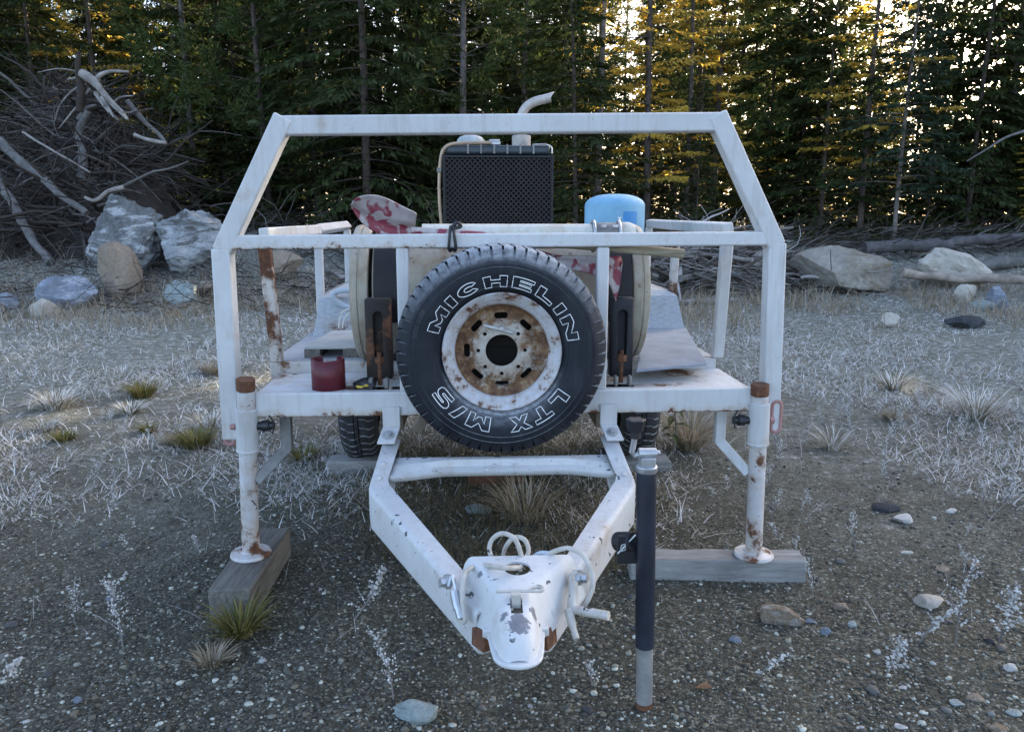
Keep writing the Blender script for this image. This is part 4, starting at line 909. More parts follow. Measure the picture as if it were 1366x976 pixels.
# low sprigs of rime covered weeds: short stalks with beads of frost
def sprig_mesh(nb, h, lean, bead, seed):
    rg = random.Random(seed); st = MB(); bd = MB()
    def beads(p, r):
        q = [Vector((1, 0, 0)), Vector((-1, 0, 0)), Vector((0, 1, 0)), Vector((0, -1, 0)), Vector((0, 0, 1)), Vector((0, 0, -1))]
        s = [rg.uniform(.6, 1.5) for _ in range(3)]
        bd.add([p + Vector((v.x * s[0], v.y * s[1], v.z * s[2])) * r for v in q], [(0, 2, 4), (2, 1, 4), (1, 3, 4), (3, 0, 4), (2, 0, 5), (1, 2, 5), (3, 1, 5), (0, 3, 5)])
    top = Vector((lean * h, rg.uniform(-.1, .1) * h, h)); main = spline([(0, 0, -.01), top * .5 + Vector((-.08 * h, 0, .02 * h)), top], 4)
    st.tube(main, [.0030 - .0016 * k / (len(main) - 1) for k in range(len(main))], 4, caps=False)
    for k in range(nb):
        f = .25 + .75 * k / nb; i = min(len(main) - 2, int(f * (len(main) - 1))); p = main[i].lerp(main[i + 1], f * (len(main) - 1) - i)
        a = rg.random() * 2 * PI; ln = h * (.10 + .14 * (1 - f)) * rg.uniform(.5, 1.5); e = p + Vector((math.cos(a) * ln, math.sin(a) * ln, ln * rg.uniform(.5, 1.2)))
        st.tube([p, e], [.0015, .0008], 3, caps=False)
        for q in range(5): beads(p.lerp(e, .2 + .8 * q / 4) + Vector((rg.gauss(0, .003), rg.gauss(0, .003), rg.gauss(0, .003))), bead * rg.uniform(.4, 1.1))
    for q in range(int(nb * 1.2)): beads(main[-1].lerp(main[len(main) // 2], rg.random() ** 1.5) + Vector((rg.gauss(0, .004), rg.gauss(0, .004), rg.gauss(0, .003))), bead * rg.uniform(.6, 1.4))
    return st, bd
def weed_proto(seed, nb, h, lean, bead):
    st, bd = sprig_mesh(nb, h, lean, bead, seed); t = thing('frosted_weed', None, 'weed')
    st.build('stalk', M_weedstem, t, smooth=False, recalc=False); bd.build('frost_buds', M_frost, t, smooth=False, recalc=False); return t
WEEDS = [weed_proto(k, nb, h, le, be) for k, (nb, h, le, be) in enumerate([(16, .20, .15, .0042), (12, .15, -.25, .0048), (22, .26, .3, .0042), (10, .12, .55, .005), (18, .18, -.5, .0044)])]
weed_used = set()
def put_weed(p, k, s, rz, label, group, tilt=0.0):
    o = WEEDS[k] if k not in weed_used else copy_tree(WEEDS[k]); weed_used.add(k)
    o.location = p; o.scale = (s, s, s); o.rotation_euler = (tilt, 0, rz); o['label'] = label; o['group'] = group; o['category'] = 'weed'
rw = random.Random(5)
for (u, v, k, s, rz, til, lab) in (
    (100, 832, 0, .75, .3, 0, 'upright frosted weed standing alone in gravel left of the left timber'), (165, 868, 2, .9, 2.6, .1, 'tall leaning frosted weed in the gravel near the left edge'),
    (10, 915, 3, 1.3, .2, .5, 'thickly rimed weed lying low in the bottom left corner'), (160, 810, 1, .8, 1, 0, 'slim frosted stalk close left of the timber under the left leg'),
    (270, 745, 1, .7, 0, 0, 'small frosted weed just left of the left foot plate'), (470, 830, 4, 1.1, 3.0, .5, 'frosted sprig leaning beside the left tongue arm'),
    (525, 935, 2, .85, 2.9, .1, 'bare frosted weed rising behind the flat pale blue stone'), (790, 915, 1, .7, 1, 0, 'thin weed stalk in gravel between the coupler and the jack'),
    (1060, 760, 0, .7, .5, 0, 'frosted weed standing before the end of the long right timber'), (1085, 800, 2, .6, 2, 0, 'slim weed between the right timber and the brown stone'),
    (1180, 905, 4, 1.2, .8, .3, 'spreading frosted weed in gravel below the small blue pebble'), (1225, 860, 3, 1.3, 0, .2, 'thick white rimed sprig below the pale flat stone'),
    (1275, 860, 2, 1.1, .4, 0, 'tall branching frosted weed right of the pale flat stone'), (1330, 860, 4, 1.5, 1.1, 0, 'largest bushy frosted weed at the right edge'),
    (1010, 905, 3, 1.0, .2, .4, 'frosted sprig lying over the gravel below the brown stone'), (40, 700, 2, .9, 0, 0, 'bushy frosted weed at the left edge of the gravel')):
    put_weed(G(u, v), k, s, rz, lab, 'frosted weeds in the near gravel', til)
cnt = 0
while cnt < 200:
    y_ = 2.6 + 5.5 * rw.random() ** .8; x_ = rw.uniform(-1, 1) * (.74 * y_ + .3)
    if abs(x_) < 1.25 and y_ < 5.2: continue
    if abs(x_) < .5 and y_ < 3: continue
    if rw.random() > (.35 + .55 * (x_ > 1.2)) * (.4 + y_ * .12): continue
    side = 'right' if x_ > 0 else 'left'; band = 'near' if y_ < 4.2 else ('middle' if y_ < 6 else 'farther')
    put_weed((x_, y_, float(hgrid(np.array([x_]), np.array([y_]))[0])), rw.randrange(5), rw.uniform(.45, 1.05), rw.random() * 6.3,
             'short frosted weed, one of many in the %s gravel %s of the trailer' % (band, side), 'frosted weeds %s of the trailer in the %s gravel' % (side, band), rw.uniform(-.3, .3)); cnt += 1
# creeping sprigs too many to count, one mass
sm = [sprig_mesh(6, .09, .6, .004, 50 + k) for k in range(4)]
V = []; Fa = []; 
x, y = scatter(2600, 2.7, 9.5, 1.2); k = mask_mid(x, y, 2.4, 7.5) & ~((np.abs(x) < 1.1) & (y < 5) & (y > 2.4)); x, y = x[k], y[k]
z = hgrid(x, y); off = 0; T3 = []
bases = []
for st, bd in sm: bases.append((np.array([tuple(p) for p in bd.v]), np.array(bd.f)))
for i in range(len(x)):
    bv, bf = bases[i % 4]; a = RNG.random() * 6.28; s = .5 + RNG.random() * .9; c_, s_ = math.cos(a) * s, math.sin(a) * s
    V.append(np.stack([bv[:, 0] * c_ - bv[:, 1] * s_ + x[i], bv[:, 0] * s_ + bv[:, 1] * c_ + y[i], bv[:, 2] * s * .6 + z[i]], -1)); T3.append(bf + off); off += len(bv)
tag(nmesh('rime_sprigs', np.concatenate(V), np.concatenate(T3), M_frost, nper=3), kind='stuff')

# grass tufts one can point to
def tuft(p, n, h, spread, mat, label, group='grass tufts in the gravel', name='grass_tuft'):
    a = RNG.random(n) * 2 * PI; r = spread * .35 * np.sqrt(RNG.random(n)); V = []; Fc = []; tf = []
    hh = h * (.45 + .6 * RNG.random(n)); ln = .25 + .9 * RNG.random(n) + r / max(spread, .01) * .6; w = .0018 + .0014 * RNG.random(n) + .0003 * p.y
    aa = a + RNG.normal(0, .5, n); d = np.stack([np.cos(aa), np.sin(aa)], -1); q = np.stack([-d[:, 1], d[:, 0]], -1); L = []
    for k in range(4):
        f = k / 3; off = ln * (f * .5 + f * f * .5) * hh; zz = hh * f * (1 - .3 * np.clip(ln, 0, 1.6) * f); bx = np.cos(a) * r + d[:, 0] * off; by = np.sin(a) * r + d[:, 1] * off
        if k < 3: L += [np.stack([bx - q[:, 0] * w * (1 - f * .6), by - q[:, 1] * w * (1 - f * .6), zz], -1), np.stack([bx + q[:, 0] * w * (1 - f * .6), by + q[:, 1] * w * (1 - f * .6), zz], -1)]
        else: L.append(np.stack([bx, by, zz], -1))
    V = np.stack(L, 1).reshape(-1, 3); tf = np.array([(0, 1, 3), (0, 3, 2), (2, 3, 5), (2, 5, 4), (4, 5, 6)])
    o = nmesh(name, V, (tf[None] + (np.arange(n) * 7)[:, None, None]).reshape(-1, 3), mat, nper=3); o.location = p - Vector((0, 0, .006)); return tag(o, label, 'grass', group)
for (u, v, n, h, sp, mt, lab) in (
    (322, 850, 260, .16, .10, M_green, 'green grass tuft at the near end of the left timber'), (282, 885, 150, .08, .10, M_straw, 'low straw coloured tuft beside the green tuft at the left timber'),
    (262, 598, 420, .17, .18, M_green, 'yellow green grass tuft left of the left stabiliser leg'), (235, 595, 160, .12, .12, M_straw, 'pale straw tuft touching the yellow green tuft'),
    (197, 578, 160, .10, .10, M_green, 'small green tuft in the open between larger tufts at left'), (190, 530, 320, .18, .2, M_green, 'upper green tuft left of the corner post'),
    (175, 552, 200, .14, .16, M_dry, 'grey frosted tuft below the upper green tuft'), (75, 545, 380, .2, .3, M_dry, 'broad frosted tuft near the left edge'),
    (60, 575, 200, .12, .2, M_dry, 'dark based frosted tuft below the broad tuft near the left edge'), (85, 588, 160, .10, .16, M_green, 'low green tuft with frost below the broad tuft'),
    (280, 575, 280, .2, .2, M_dry, 'tall frosted tuft close behind the yellow green tuft'), (285, 500, 220, .18, .2, M_straw, 'straw tuft against the left corner post'),
    (920, 600, 380, .36, .16, M_straw, 'tall straw grass clump behind the right end of the deck'), (1192, 562, 220, .12, .18, M_straw, 'pale straw tuft on the frosty ground right of the trailer'),
    (1300, 560, 260, .34, .2, M_dry, 'tall frosted dry clump near the right edge'), (1190, 520, 160, .25, .2, M_dry, 'thin dry clump behind the pale straw tuft on the right'),
    (700, 690, 240, .26, .3, M_straw, 'dry grass clump growing up between the tongue arms'), (405, 615, 160, .14, .16, M_green, 'low dark green tuft in front of the left trailer wheel'),
    (1110, 600, 120, .2, .12, M_dry, 'thin weed clump right of the right stabiliser leg')):
    tuft(G(u, v), n, h, sp, mt, lab)
# leafy plant behind the beam at the right
p = G(896, 612); pl = thing('leafy_plant', 'broad leaved green weed behind the right end of the deck beam', 'plant', p)
b = MB(); lf = []
rl = random.Random(3); b.tube(spline([p, p + Vector((.02, 0, .18)), p + Vector((-.01, 0, .42))], 4), .006, 6, caps=False)
M_weedleaf = leafy('weed_leaf', [(.035, .05, .016), (.07, .09, .03), (.13, .13, .05)], .3)
b2 = MB(); b2.v = [tuple(Vector(q) - p) for q in b.v]; b2.f = b.f; BASE[pl.name] = (0, 0, 0); b2.build('stem', M_weedstem, pl)
for k in range(14):
    a = k * 2.4; z_ = .12 + .3 * k / 14; L_ = rl.uniform(.07, .13); d = Vector((math.cos(a), math.sin(a), rl.uniform(-.3, .5))).normalized(); s_ = Vector((-math.sin(a), math.cos(a), 0)) * L_ * .22; o_ = Vector((0, 0, z_))
    m_ = MB().add([o_, o_ + d * L_ * .45 - s_ + Vector((0, 0, .012)), o_ + d * L_ * .5, o_ + d * L_ * .45 + s_ + Vector((0, 0, .012)), o_ + d * L_ - Vector((0, 0, .02))], [(0, 1, 2), (0, 2, 3), (1, 4, 2), (2, 4, 3)])
    m_.build('leaf', M_weedleaf, pl, smooth=False)

# ------------------------------------------------------------------ stones
RK = {'green': rockmat('green_grey_rock', [(.05, .052, .05), (.17, .175, .175), (.33, .34, .345)], (.50, .52, .52), 1.5),
      'pale': rockmat('pale_green_rock', [(.12, .125, .125), (.32, .34, .345), (.58, .60, .61)], (.07, .07, .065), 1.6),
      'tan': rockmat('tan_rock', [(.20, .15, .11), (.32, .26, .20), (.44, .38, .31)], None, 2.0),
      'beige': rockmat('beige_boulder_rock', [(.20, .18, .15), (.31, .285, .245), (.42, .395, .35)], (.2, .165, .115), .8),
      'blue': rockmat('blue_grey_rock', [(.12, .14, .17), (.22, .25, .30), (.33, .37, .44)], (.42, .45, .5), 1.5),
      'mint': rockmat('mint_grey_rock', [(.20, .25, .25), (.36, .42, .41), (.50, .54, .53)], (.16, .17, .16), 2.2),
      'cream': rockmat('cream_rock', [(.42, .37, .30), (.58, .53, .46), (.70, .67, .61)], None, 3.0),
      'white': rockmat('white_stone', [(.6, .58, .53), (.74, .72, .68), (.8, .79, .76)], None, 6.0),
      'dark': rockmat('dark_slate', [(.035, .037, .042), (.07, .073, .08), (.12, .125, .13)], None, 4.0),
      'brown': rockmat('brown_white_stone', [(.17, .10, .05), (.34, .27, .19), (.52, .5, .45)], (.55, .53, .5), 7.0)}
def rock(name, p, size, mat, label, seed, cuts=7, sub=4, rz=0.0, rough=.16, cat=None, group=None, sink=.22, tilt=(0, 0)):
    rg = random.Random(seed); bm = bmesh.new(); bmesh.ops.create_icosphere(bm, subdivisions=sub, radius=1)
    pl = []
    for k in range(cuts):
        d = Vector((rg.gauss(0, 1), rg.gauss(0, 1), rg.gauss(0, .8))).normalized(); pl.append((d, rg.uniform(.46, .8)))
    off = Vector((rg.uniform(0, 90),) * 3)
    for v in bm.verts:
        c = v.co.copy()
        for d, h in pl:
            e = c.dot(d) - h
            if e > 0: c -= d * e * .97
        nn = c.normalized(); f = 1 + rough * mnoise.noise(c * 1.3 + off) + rough * .5 * mnoise.noise(c * 3.1 + off) + rough * .28 * mnoise.noise(c * 7.3 + off) + (rough * .18 * mnoise.noise(c * 15 + off) if sub > 3 else 0)
        v.co = c * f
    mx = [max(abs(v.co[i]) for v in bm.verts) for i in range(3)]
    for v in bm.verts: v.co = Vector((v.co.x / mx[0] * size[0] / 2, v.co.y / mx[1] * size[1] / 2, v.co.z / mx[2] * size[2] / 2))
    bmesh.ops.rotate(bm, verts=bm.verts, matrix=Matrix.Rotation(tilt[0], 3, 'X') @ Matrix.Rotation(tilt[1], 3, 'Y'))
    me = bpy.data.meshes.new(name); bm.to_mesh(me); bm.free(); me.shade_smooth(); me.set_sharp_from_angle(angle=R(24)); me.materials.append(RK[mat])
    o = bpy.data.objects.new(name, me); COL.objects.link(o); o.location = Vector(p) + Vector((0, 0, size[2] * (.5 - sink))); o.rotation_euler = (0, 0, rz)
    return tag(o, label, cat or name, group)
def rock_px(name, u0, u1, v0, v1, mat, label, seed, depth=.8, d_off=0.0, **k):
    """a stone that covers this part of the photograph, standing on the ground at its lower edge"""
    p = G((u0 + u1) / 2, v1 - (v1 - v0) * .08); y = p.y + d_off; w = (WY(u1, v1, y).x - WY(u0, v1, y).x); zt = WY((u0 + u1) / 2, v0, y + w * depth * .4).z; z0 = height(p.x, y)
    h = max(zt - z0, w * .18); sk = k.pop('sink', .15)
    return rock(name, (WY((u0 + u1) / 2, v1, y).x, y + w * depth * .4, z0), (w, w * depth, h / (1 - sk)), mat, label, seed, sink=sk, **k)
GB = 'boulders at the foot of the brush pile'; GR = 'boulders and rocks on the right bank'; GS = 'stones lying in the near gravel'
rock_px('boulder', 103, 222, 258, 376, 'green', 'big dark green grey boulder at the foot of the brush pile', 11, .6, -.1, group=GB, sub=6, rough=.24, cuts=14)
rock_px('boulder', 184, 306, 264, 385, 'pale', 'big pale green streaked boulder right of the dark boulder', 23, .8, group=GB, sub=6, rough=.22, cuts=15, tilt=(0, .3))
rock_px('boulder', 119, 180, 322, 378, 'tan', 'rounded tan boulder in front of the two big boulders', 37, .8, -.75, group=GB, cuts=3, rough=.12, sink=.25)
rock_px('boulder', 38, 124, 366, 418, 'blue', 'blue grey slab boulder lying at the left edge of the bank', 45, .7, group=GB, cuts=6, tilt=(0, -.12))
rock_px('boulder', 213, 268, 374, 414, 'mint', 'small mint grey boulder lying before the pale streaked boulder', 52, .8, group=GB, cuts=7, tilt=(0, .3))
rock_px('boulder', 260, 284, 374, 398, 'tan', 'small tan rock left of the corner post', 61, .8, group=GB, sub=3)
rock_px('boulder', 34, 78, 397, 421, 'cream', 'low cream block under the blue grey slab', 71, .6, -.3, group=GB, cuts=9)
rock_px('boulder', -14, 22, 390, 417, 'blue', 'low grey rock cut by the left edge of the view', 76, .8, group=GB)
rock_px('boulder', 334, 402, 333, 380, 'tan', 'tan boulder seen between the corner post and side post', 83, .7, group=GB, cuts=9)
rock_px('boulder', 1053, 1206, 327, 402, 'beige', 'largest flat topped beige boulder on the right bank', 94, .7, group=GR, sub=5, cuts=9, rough=.09)
rock_px('boulder', 1228, 1334, 334, 394, 'cream', 'pale pointed boulder lying behind the thin log', 318, .8, .1, group=GR, cuts=6, sink=.12, rough=.2, tilt=(0, .35))
rock_px('boulder', 1216, 1268, 330, 362, 'beige', 'smaller beige boulder behind the pale pointed boulder', 113, .8, 1.0, group=GR)
rock_px('boulder', 1270, 1308, 378, 408, 'cream', 'pale wedge shaped rock in front of the thin log', 121, .6, group=GR, cuts=10)
rock_px('boulder', 1318, 1352, 380, 416, 'blue', 'dark grey rock right of the pale wedge', 133, .8, group=GR)
rock_px('boulder', 1300, 1334, 400, 416, 'mint', 'flat pale grey rock below the pale wedge', 137, .8, group=GR, sub=3)
rock_px('boulder', 1266, 1322, 420, 441, 'dark', 'dark rock crusted with frost on the frosty ground', 142, .7, group=GR, cuts=6)
rock_px('boulder', 1177, 1208, 416, 440, 'cream', 'cream triangular rock on the frosty ground', 151, .6, group=GR, cuts=10, sub=3)
rock_px('boulder', 1044, 1066, 326, 338, 'white', 'small white rock peeping behind the beige boulder', 155, .8, 1.5, group=GR, sub=3)
for q in (('rock', 1014, 1078, 806, 842, 'brown', 'brown and white angular stone in front of the right timber', 201), ('rock', 1114, 1134, 801, 817, 'tan', 'small tan stone right of the brown and white stone', 203),
          ('rock', 1096, 1112, 836, 851, 'blue', 'small round blue pebble below the tan stone', 205), ('rock', 1224, 1264, 794, 818, 'cream', 'pale flat stone among the frosted weeds', 207),
          ('rock', 1194, 1224, 683, 700, 'white', 'white stone beside the dark slate on the right', 209), ('rock', 1168, 1206, 672, 688, 'dark', 'dark slate beside the white stone', 211),
          ('rock', 523, 583, 932, 973, 'mint', 'flat pale blue grey stone at the bottom of the view', 213), ('rock', 974, 994, 849, 859, 'blue', 'flat blue grey pebble left of the brown and white stone', 215),
          ('rock', 1130, 1146, 828, 838, 'mint', 'pale blue chip right of the round blue pebble', 217), ('rock', 1074, 1090, 824, 838, 'blue', 'grey pebble touching the brown and white stone', 219),
          ('rock', 1250, 1270, 756, 767, 'tan', 'tan flat stone above the pale flat stone', 221), ('rock', 1290, 1310, 748, 762, 'brown', 'reddish brown stone near the right edge', 223),
          ('rock', 1204, 1220, 734, 744, 'white', 'small cream stone below the white stone', 225), ('rock', 1292, 1318, 928, 940, 'tan', 'tan stone low in the right corner', 227),
          ('rock', 1344, 1366, 950, 962, 'mint', 'pale stone at the bottom right edge', 229), ('rock', 1270, 1292, 934, 944, 'mint', 'flat grey green stone beside the tan corner stone', 231),
          ('rock', 1200, 1212, 914, 926, 'white', 'pale pebble low on the right', 233), ('rock', 1320, 1348, 968, 984, 'brown', 'brown stone cut by the bottom edge', 235),
          ('rock', 1195, 1212, 966, 980, 'white', 'white stone at the bottom edge on the right', 237), ('rock', 1340, 1360, 884, 896, 'white', 'white pebble under the largest bushy weed', 239),
          ('rock', 1118, 1134, 878, 888, 'tan', 'brown pebble below the pale blue chip', 241), ('rock', 1262, 1282, 678, 688, 'white', 'small white stone by the frosted plants far right', 243),
          ('rock', 614, 656, 674, 690, 'mint', 'grey stone in the shade between the tongue arms', 245), ('rock', 135, 152, 795, 802, 'blue', 'flat grey chip near the upright frosted weed', 247),
          ('rock', 96, 110, 928, 940, 'blue', 'grey blue chip in the bottom left gravel', 249)):
    rock_px(*q, .75, group=GS, sub=3, rough=.12, sink=.3, cat='stone')
# a fallen leaf
p = G(938, 925); b = MB().add([(-.03, 0, .004), (-.01, -.018, .014), (.03, -.006, .006), (.012, .016, .018), (0, 0, .004)], [(0, 1, 4), (1, 2, 4), (2, 3, 4), (3, 0, 4)])
o = b.build('fallen_leaf', leafy('brown_leaf', [(.2, .1, .05), (.28, .15, .08)], .2), None, 0, smooth=False); o.location = p + Vector((0, 0, .004)); tag(o, 'curled brown leaf on the gravel right of the jack', 'leaf')

# ------------------------------------------------------------------ brush piles
M_twig = leafy('bleached_twig', [(.016, .012, .009), (.036, .028, .022), (.062, .051, .043), (.10, .088, .078), (.26, .245, .23)], 0, .9)
M_bleach = simple('bleached_log', (.22, .20, .18), .9, 0, .6, 4, .8, 18); M_greylog = simple('grey_log', (.115, .11, .105), .9, 0, .5, 6, .5, 25); M_darkgrey = simple('dark_weathered_log', (.075, .07, .072), .9, 0, .6, 6, .6, 25); M_darklog = simple('dark_rotten_wood', (.035, .026, .02), .95, 0, .5, 6, .6, 20)
def tubes_np(name, lines, n, mat):
    V = []; Fc = []; off = 0
    for pts, r0, r1 in lines:
        P = np.array(pts); m = len(P); d = np.gradient(P, axis=0); d /= np.linalg.norm(d, axis=1)[:, None] + 1e-9
        ref = np.tile(np.array([[.3, .2, .93]]), (m, 1)); a = np.cross(d, ref); a /= np.linalg.norm(a, axis=1)[:, None] + 1e-9; b_ = np.cross(d, a); r = np.linspace(r0, r1, m)[:, None, None]
        th = np.arange(n) * 2 * PI / n; V.append((P[:, None] + (a[:, None] * np.cos(th)[None, :, None] + b_[:, None] * np.sin(th)[None, :, None]) * r).reshape(-1, 3))
        i, k = np.meshgrid(np.arange(m - 1), np.arange(n), indexing='ij'); q = np.stack([i * n + k, i * n + (k + 1) % n, (i + 1) * n + (k + 1) % n, (i + 1) * n + k], -1).reshape(-1, 4); Fc.append(q + off); off += m * n
    return nmesh(name, np.concatenate(V), np.concatenate(Fc), mat, smooth=True)
def curvy(p, d, L, n=6, wob=.18, droop=0.0):
    p = Vector(p); d = Vector(d).normalized(); out = [tuple(p)]
    for k in range(n):
        d = (d + Vector((random.gauss(0, wob), random.gauss(0, wob), random.gauss(0, wob) - droop))).normalized(); p = p + d * (L / n); out.append(tuple(p))
    return out
PC = Vector((-10.2, 17.3, 0))
def pile_top(x, y):    # outline of the left pile, seen against the forest
    u = 683 + x / (math.cos(PITCH) * y) * F
    prof = [(-400, 330), (-120, 250), (-20, 190), (40, 168), (75, 140), (100, 95), (120, 98), (150, 135), (185, 165), (215, 200), (235, 262), (270, 300), (320, 330)]
    for (a, va), (b_, vb) in zip(prof, prof[1:]):
        if a <= u <= b_: v = va + (vb - va) * (u - a) / (b_ - a); break
    else: v = 330
    crest = WY(u, v, 18.6).z - .35; f = 1 - min(1, abs(y - 18.6) / 4.4) ** 1.7
    return height(x, y) + max(0, crest - height(x, 18.6)) * f
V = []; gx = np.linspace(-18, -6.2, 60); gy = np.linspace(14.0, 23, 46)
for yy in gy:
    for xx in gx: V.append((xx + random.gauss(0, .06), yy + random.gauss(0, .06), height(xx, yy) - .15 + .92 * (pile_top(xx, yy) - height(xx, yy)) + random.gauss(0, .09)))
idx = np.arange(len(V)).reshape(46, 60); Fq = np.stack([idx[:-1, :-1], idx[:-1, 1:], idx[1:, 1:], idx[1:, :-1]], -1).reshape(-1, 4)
o = nmesh('brush_pile_heart', np.array(V), Fq, simple('dark_brown_core', (.028, .022, .018), .95, 0, .6, 3, .8, 14)); tag(o, kind='stuff')  # dark brown lumpy core filling the inside of the pile
lines = []
for k in range(7500):
    xx = random.uniform(-18, -7.9); yy = random.uniform(14.3, 19.6); zt_ = pile_top(xx, yy) - height(xx, yy)
    if zt_ < .25: continue
    zz = height(xx, yy) + zt_ * (.82 + .28 * random.random()); a = random.gauss(0, .8) + (PI if random.random() < .5 else 0)
    big = random.random() < .12; L = random.uniform(.5, 1.9) * (1.3 if big else 1); r = random.uniform(.018, .05) if big else random.uniform(.004, .013)
    lines.append((curvy((xx, yy, zz), (math.cos(a), math.sin(a) * .7 - .1, random.gauss(.0, .5)), L, 7, random.choice((.06, .12, .30)), .03), r, r * .3))
tag(tubes_np('brush_pile_branches', lines, 4, M_twig), kind='stuff')
# roots and stems in the pile that stand out singly
def log_thing(name, pts, r, mat, label, group=None, n=10, extra=()):
    base = Vector(pts[0]); t = thing(name, label, 'log', base, 0, group); BASE[t.name] = tuple(base)
    P = [p + Vector((mnoise.noise(p * 2.1), mnoise.noise(p * 2.3 + Vector((9, 0, 0))), mnoise.noise(p * 2.2 + Vector((0, 9, 0))))) * r[0] * .7 for p in spline(pts, 5)]; rr = [r[0] + (r[1] - r[0]) * k / (len(P) - 1) for k in range(len(P))]; rr = [q * (1 + .3 * mnoise.noise(p * 3.3)) for q, p in zip(rr, P)]
    MB().tube(P, rr, n).build('trunk', mat, t, ang=60)
    for e in extra:
        Q = spline(e[0], 4); MB().tube(Q, [e[1] * (1 - .65 * k / (len(Q) - 1)) for k in range(len(Q))], 8).build('branch', mat, t, ang=60)
    return t
Y = 16.2; GL_ = 'logs on the left brush pile'
log_thing('bleached_stump', [WY(111, 99, Y), WY(127, 113, Y - .2), WY(150, 138, Y - .4), WY(169, 159, Y - .6)], (.10, .03), M_bleach, 'bleached forked stump crowning the brush pile', GL_, 12,
          [([WY(125, 112, Y), WY(133, 101, Y), WY(148, 95.5, Y), WY(172, 96, Y)], .065), ([WY(118, 108, Y), WY(105, 104, Y), WY(90, 106, Y)], .045), ([WY(128, 125, Y), WY(143, 146, Y - .5), WY(158, 160, Y - .5)], .05), ([WY(112, 103, Y), WY(100, 95, Y), WY(76, 92, Y), WY(50, 97, Y)], .022),
           ([WY(115, 112, Y), WY(98, 120, Y), WY(80, 140, Y), WY(72, 165, Y)], .025), ([WY(120, 118, Y), WY(108, 135, Y), WY(92, 155, Y), WY(78, 172, Y)], .03), ([WY(150, 140, Y), WY(160, 130, Y), WY(178, 128, Y)], .03), ([WY(160, 150, Y), WY(174, 150, Y), WY(186, 143, Y)], .02), ([WY(140, 126, Y - .35), WY(152, 138, Y - .5), WY(165, 150, Y - .6)], .05), ([WY(136, 130, Y - .35), WY(146, 146, Y - .5), WY(152, 157, Y - .6)], .045)])
log_thing('dark_snag', [WY(108, 148, Y), WY(108, 120, Y), WY(106, 95, Y), WY(107, 70, Y)], (.10, .05), M_darklog, 'dark upright snag at the very top of the brush pile', GL_)
log_thing('pale_log', [WY(120, 148, Y), WY(105, 180, Y), WY(110, 205, Y - .3), WY(108, 240, Y - .5)], (.07, .10), M_greylog, 'short vertical root under the bleached stump', GL_, 10, [([WY(105, 160, Y), WY(115, 145, Y), WY(128, 140, Y)], .06)])
log_thing('grey_log', [WY(0, 188, 15.6), WY(40, 225, 15.2), WY(80, 258, 14.8), WY(115, 285, 14.5)], (.085, .06), M_greylog, 'long grey log slanting down the pile to the dark boulder', GL_)
log_thing('grey_log', [WY(-5, 235, 15), WY(20, 275, 14.6), WY(42, 315, 14.2), WY(68, 350, 13.8)], (.085, .07), M_greylog, 'lower grey log slanting down near the left edge', GL_)
log_thing('pale_log', [WY(30, 176, 15.4), WY(60, 195, 15.2), WY(95, 215, 15), WY(120, 230, 14.9)], (.025, .015), M_bleach, 'thin bleached pole lying across the middle of the pile', GL_)
log_thing('pale_log', [WY(170, 135, 16.4), WY(190, 160, 16.4), WY(210, 178, 16.4), WY(222, 192, 16.3)], (.055, .035), M_greylog, 'grey branch running down the right flank of the pile', GL_)
log_thing('pale_log', [WY(180, 180, 15.6), WY(200, 186, 15.5), WY(222, 190, 15.4)], (.045, .03), M_bleach, 'short pale broken branch pointing right from the pile', GL_)
log_thing('pale_log', [WY(165, 250, 14.3), WY(145, 255, 14.2), WY(128, 268, 14.1), WY(112, 262, 14.1)], (.045, .025), M_bleach, 'pale crooked branch just above the dark boulder', GL_)
# low brush at the foot of the bank, left and centre
lines = []
for k in range(520):
    xx = random.uniform(-10, -2.4); yy = random.gauss(13.0, .7); a = random.gauss(0, .6) + (PI if random.random() < .5 else 0); L = random.uniform(.3, 1.1)
    lines.append((curvy((xx, yy, height(xx, yy) + random.uniform(.0, .28)), (math.cos(a), math.sin(a), random.gauss(.12, .3)), L, 5, .25, .05), random.uniform(.004, .012), .003))
for k in range(420):
    xx = random.uniform(-6.5, -1.0); yy = random.uniform(16, 19); a = random.uniform(0, 6.28); L = random.uniform(.5, 1.6)
    lines.append((curvy((xx, yy, height(xx, yy) + random.uniform(.0, .35)), (math.cos(a), math.sin(a), random.gauss(.35, .3)), L, 5, .25, .06), random.uniform(.005, .016), .003))
tag(tubes_np('low_brush', lines, 4, M_twig), kind='stuff')
# the right brush pile
lines = []
for k in range(2400):
    xx = random.gauss(3.6, 1.35); yy = random.uniform(13.3, 16.2); hh = 1.0 * math.exp(-((xx - 3.6) / 1.9) ** 2) * (1 - .3 * abs(yy - 14.8)); 
    if xx < 1.4 or xx > 6.4: continue
    a = random.gauss(0, .6) + (PI if random.random() < .5 else 0); L = random.uniform(.4, 1.5); big = random.random() < .13; r = random.uniform(.02, .06) if big else random.uniform(.005, .016)
    lines.append((curvy((xx, yy, height(xx, yy) + hh * random.random()), (math.cos(a), math.sin(a) * .8, random.gauss(.0, .2)), L, 5, .2, .05), r, r * .4))
for k in range(800):
    xx = random.uniform(6, 17); yy = random.uniform(16, 20.5); a = random.gauss(0, .5); L = random.uniform(.4, 1.8)
    lines.append((curvy((xx, yy, height(xx, yy) + random.uniform(0, .25)), (math.cos(a), math.sin(a), random.gauss(.1, .25)), L, 5, .2, .04), random.uniform(.006, .02), .004))
M_twig2 = leafy('frosted_twig', [(.03, .024, .018), (.09, .078, .064), (.21, .19, .17), (.42, .40, .385)], 0, .9)
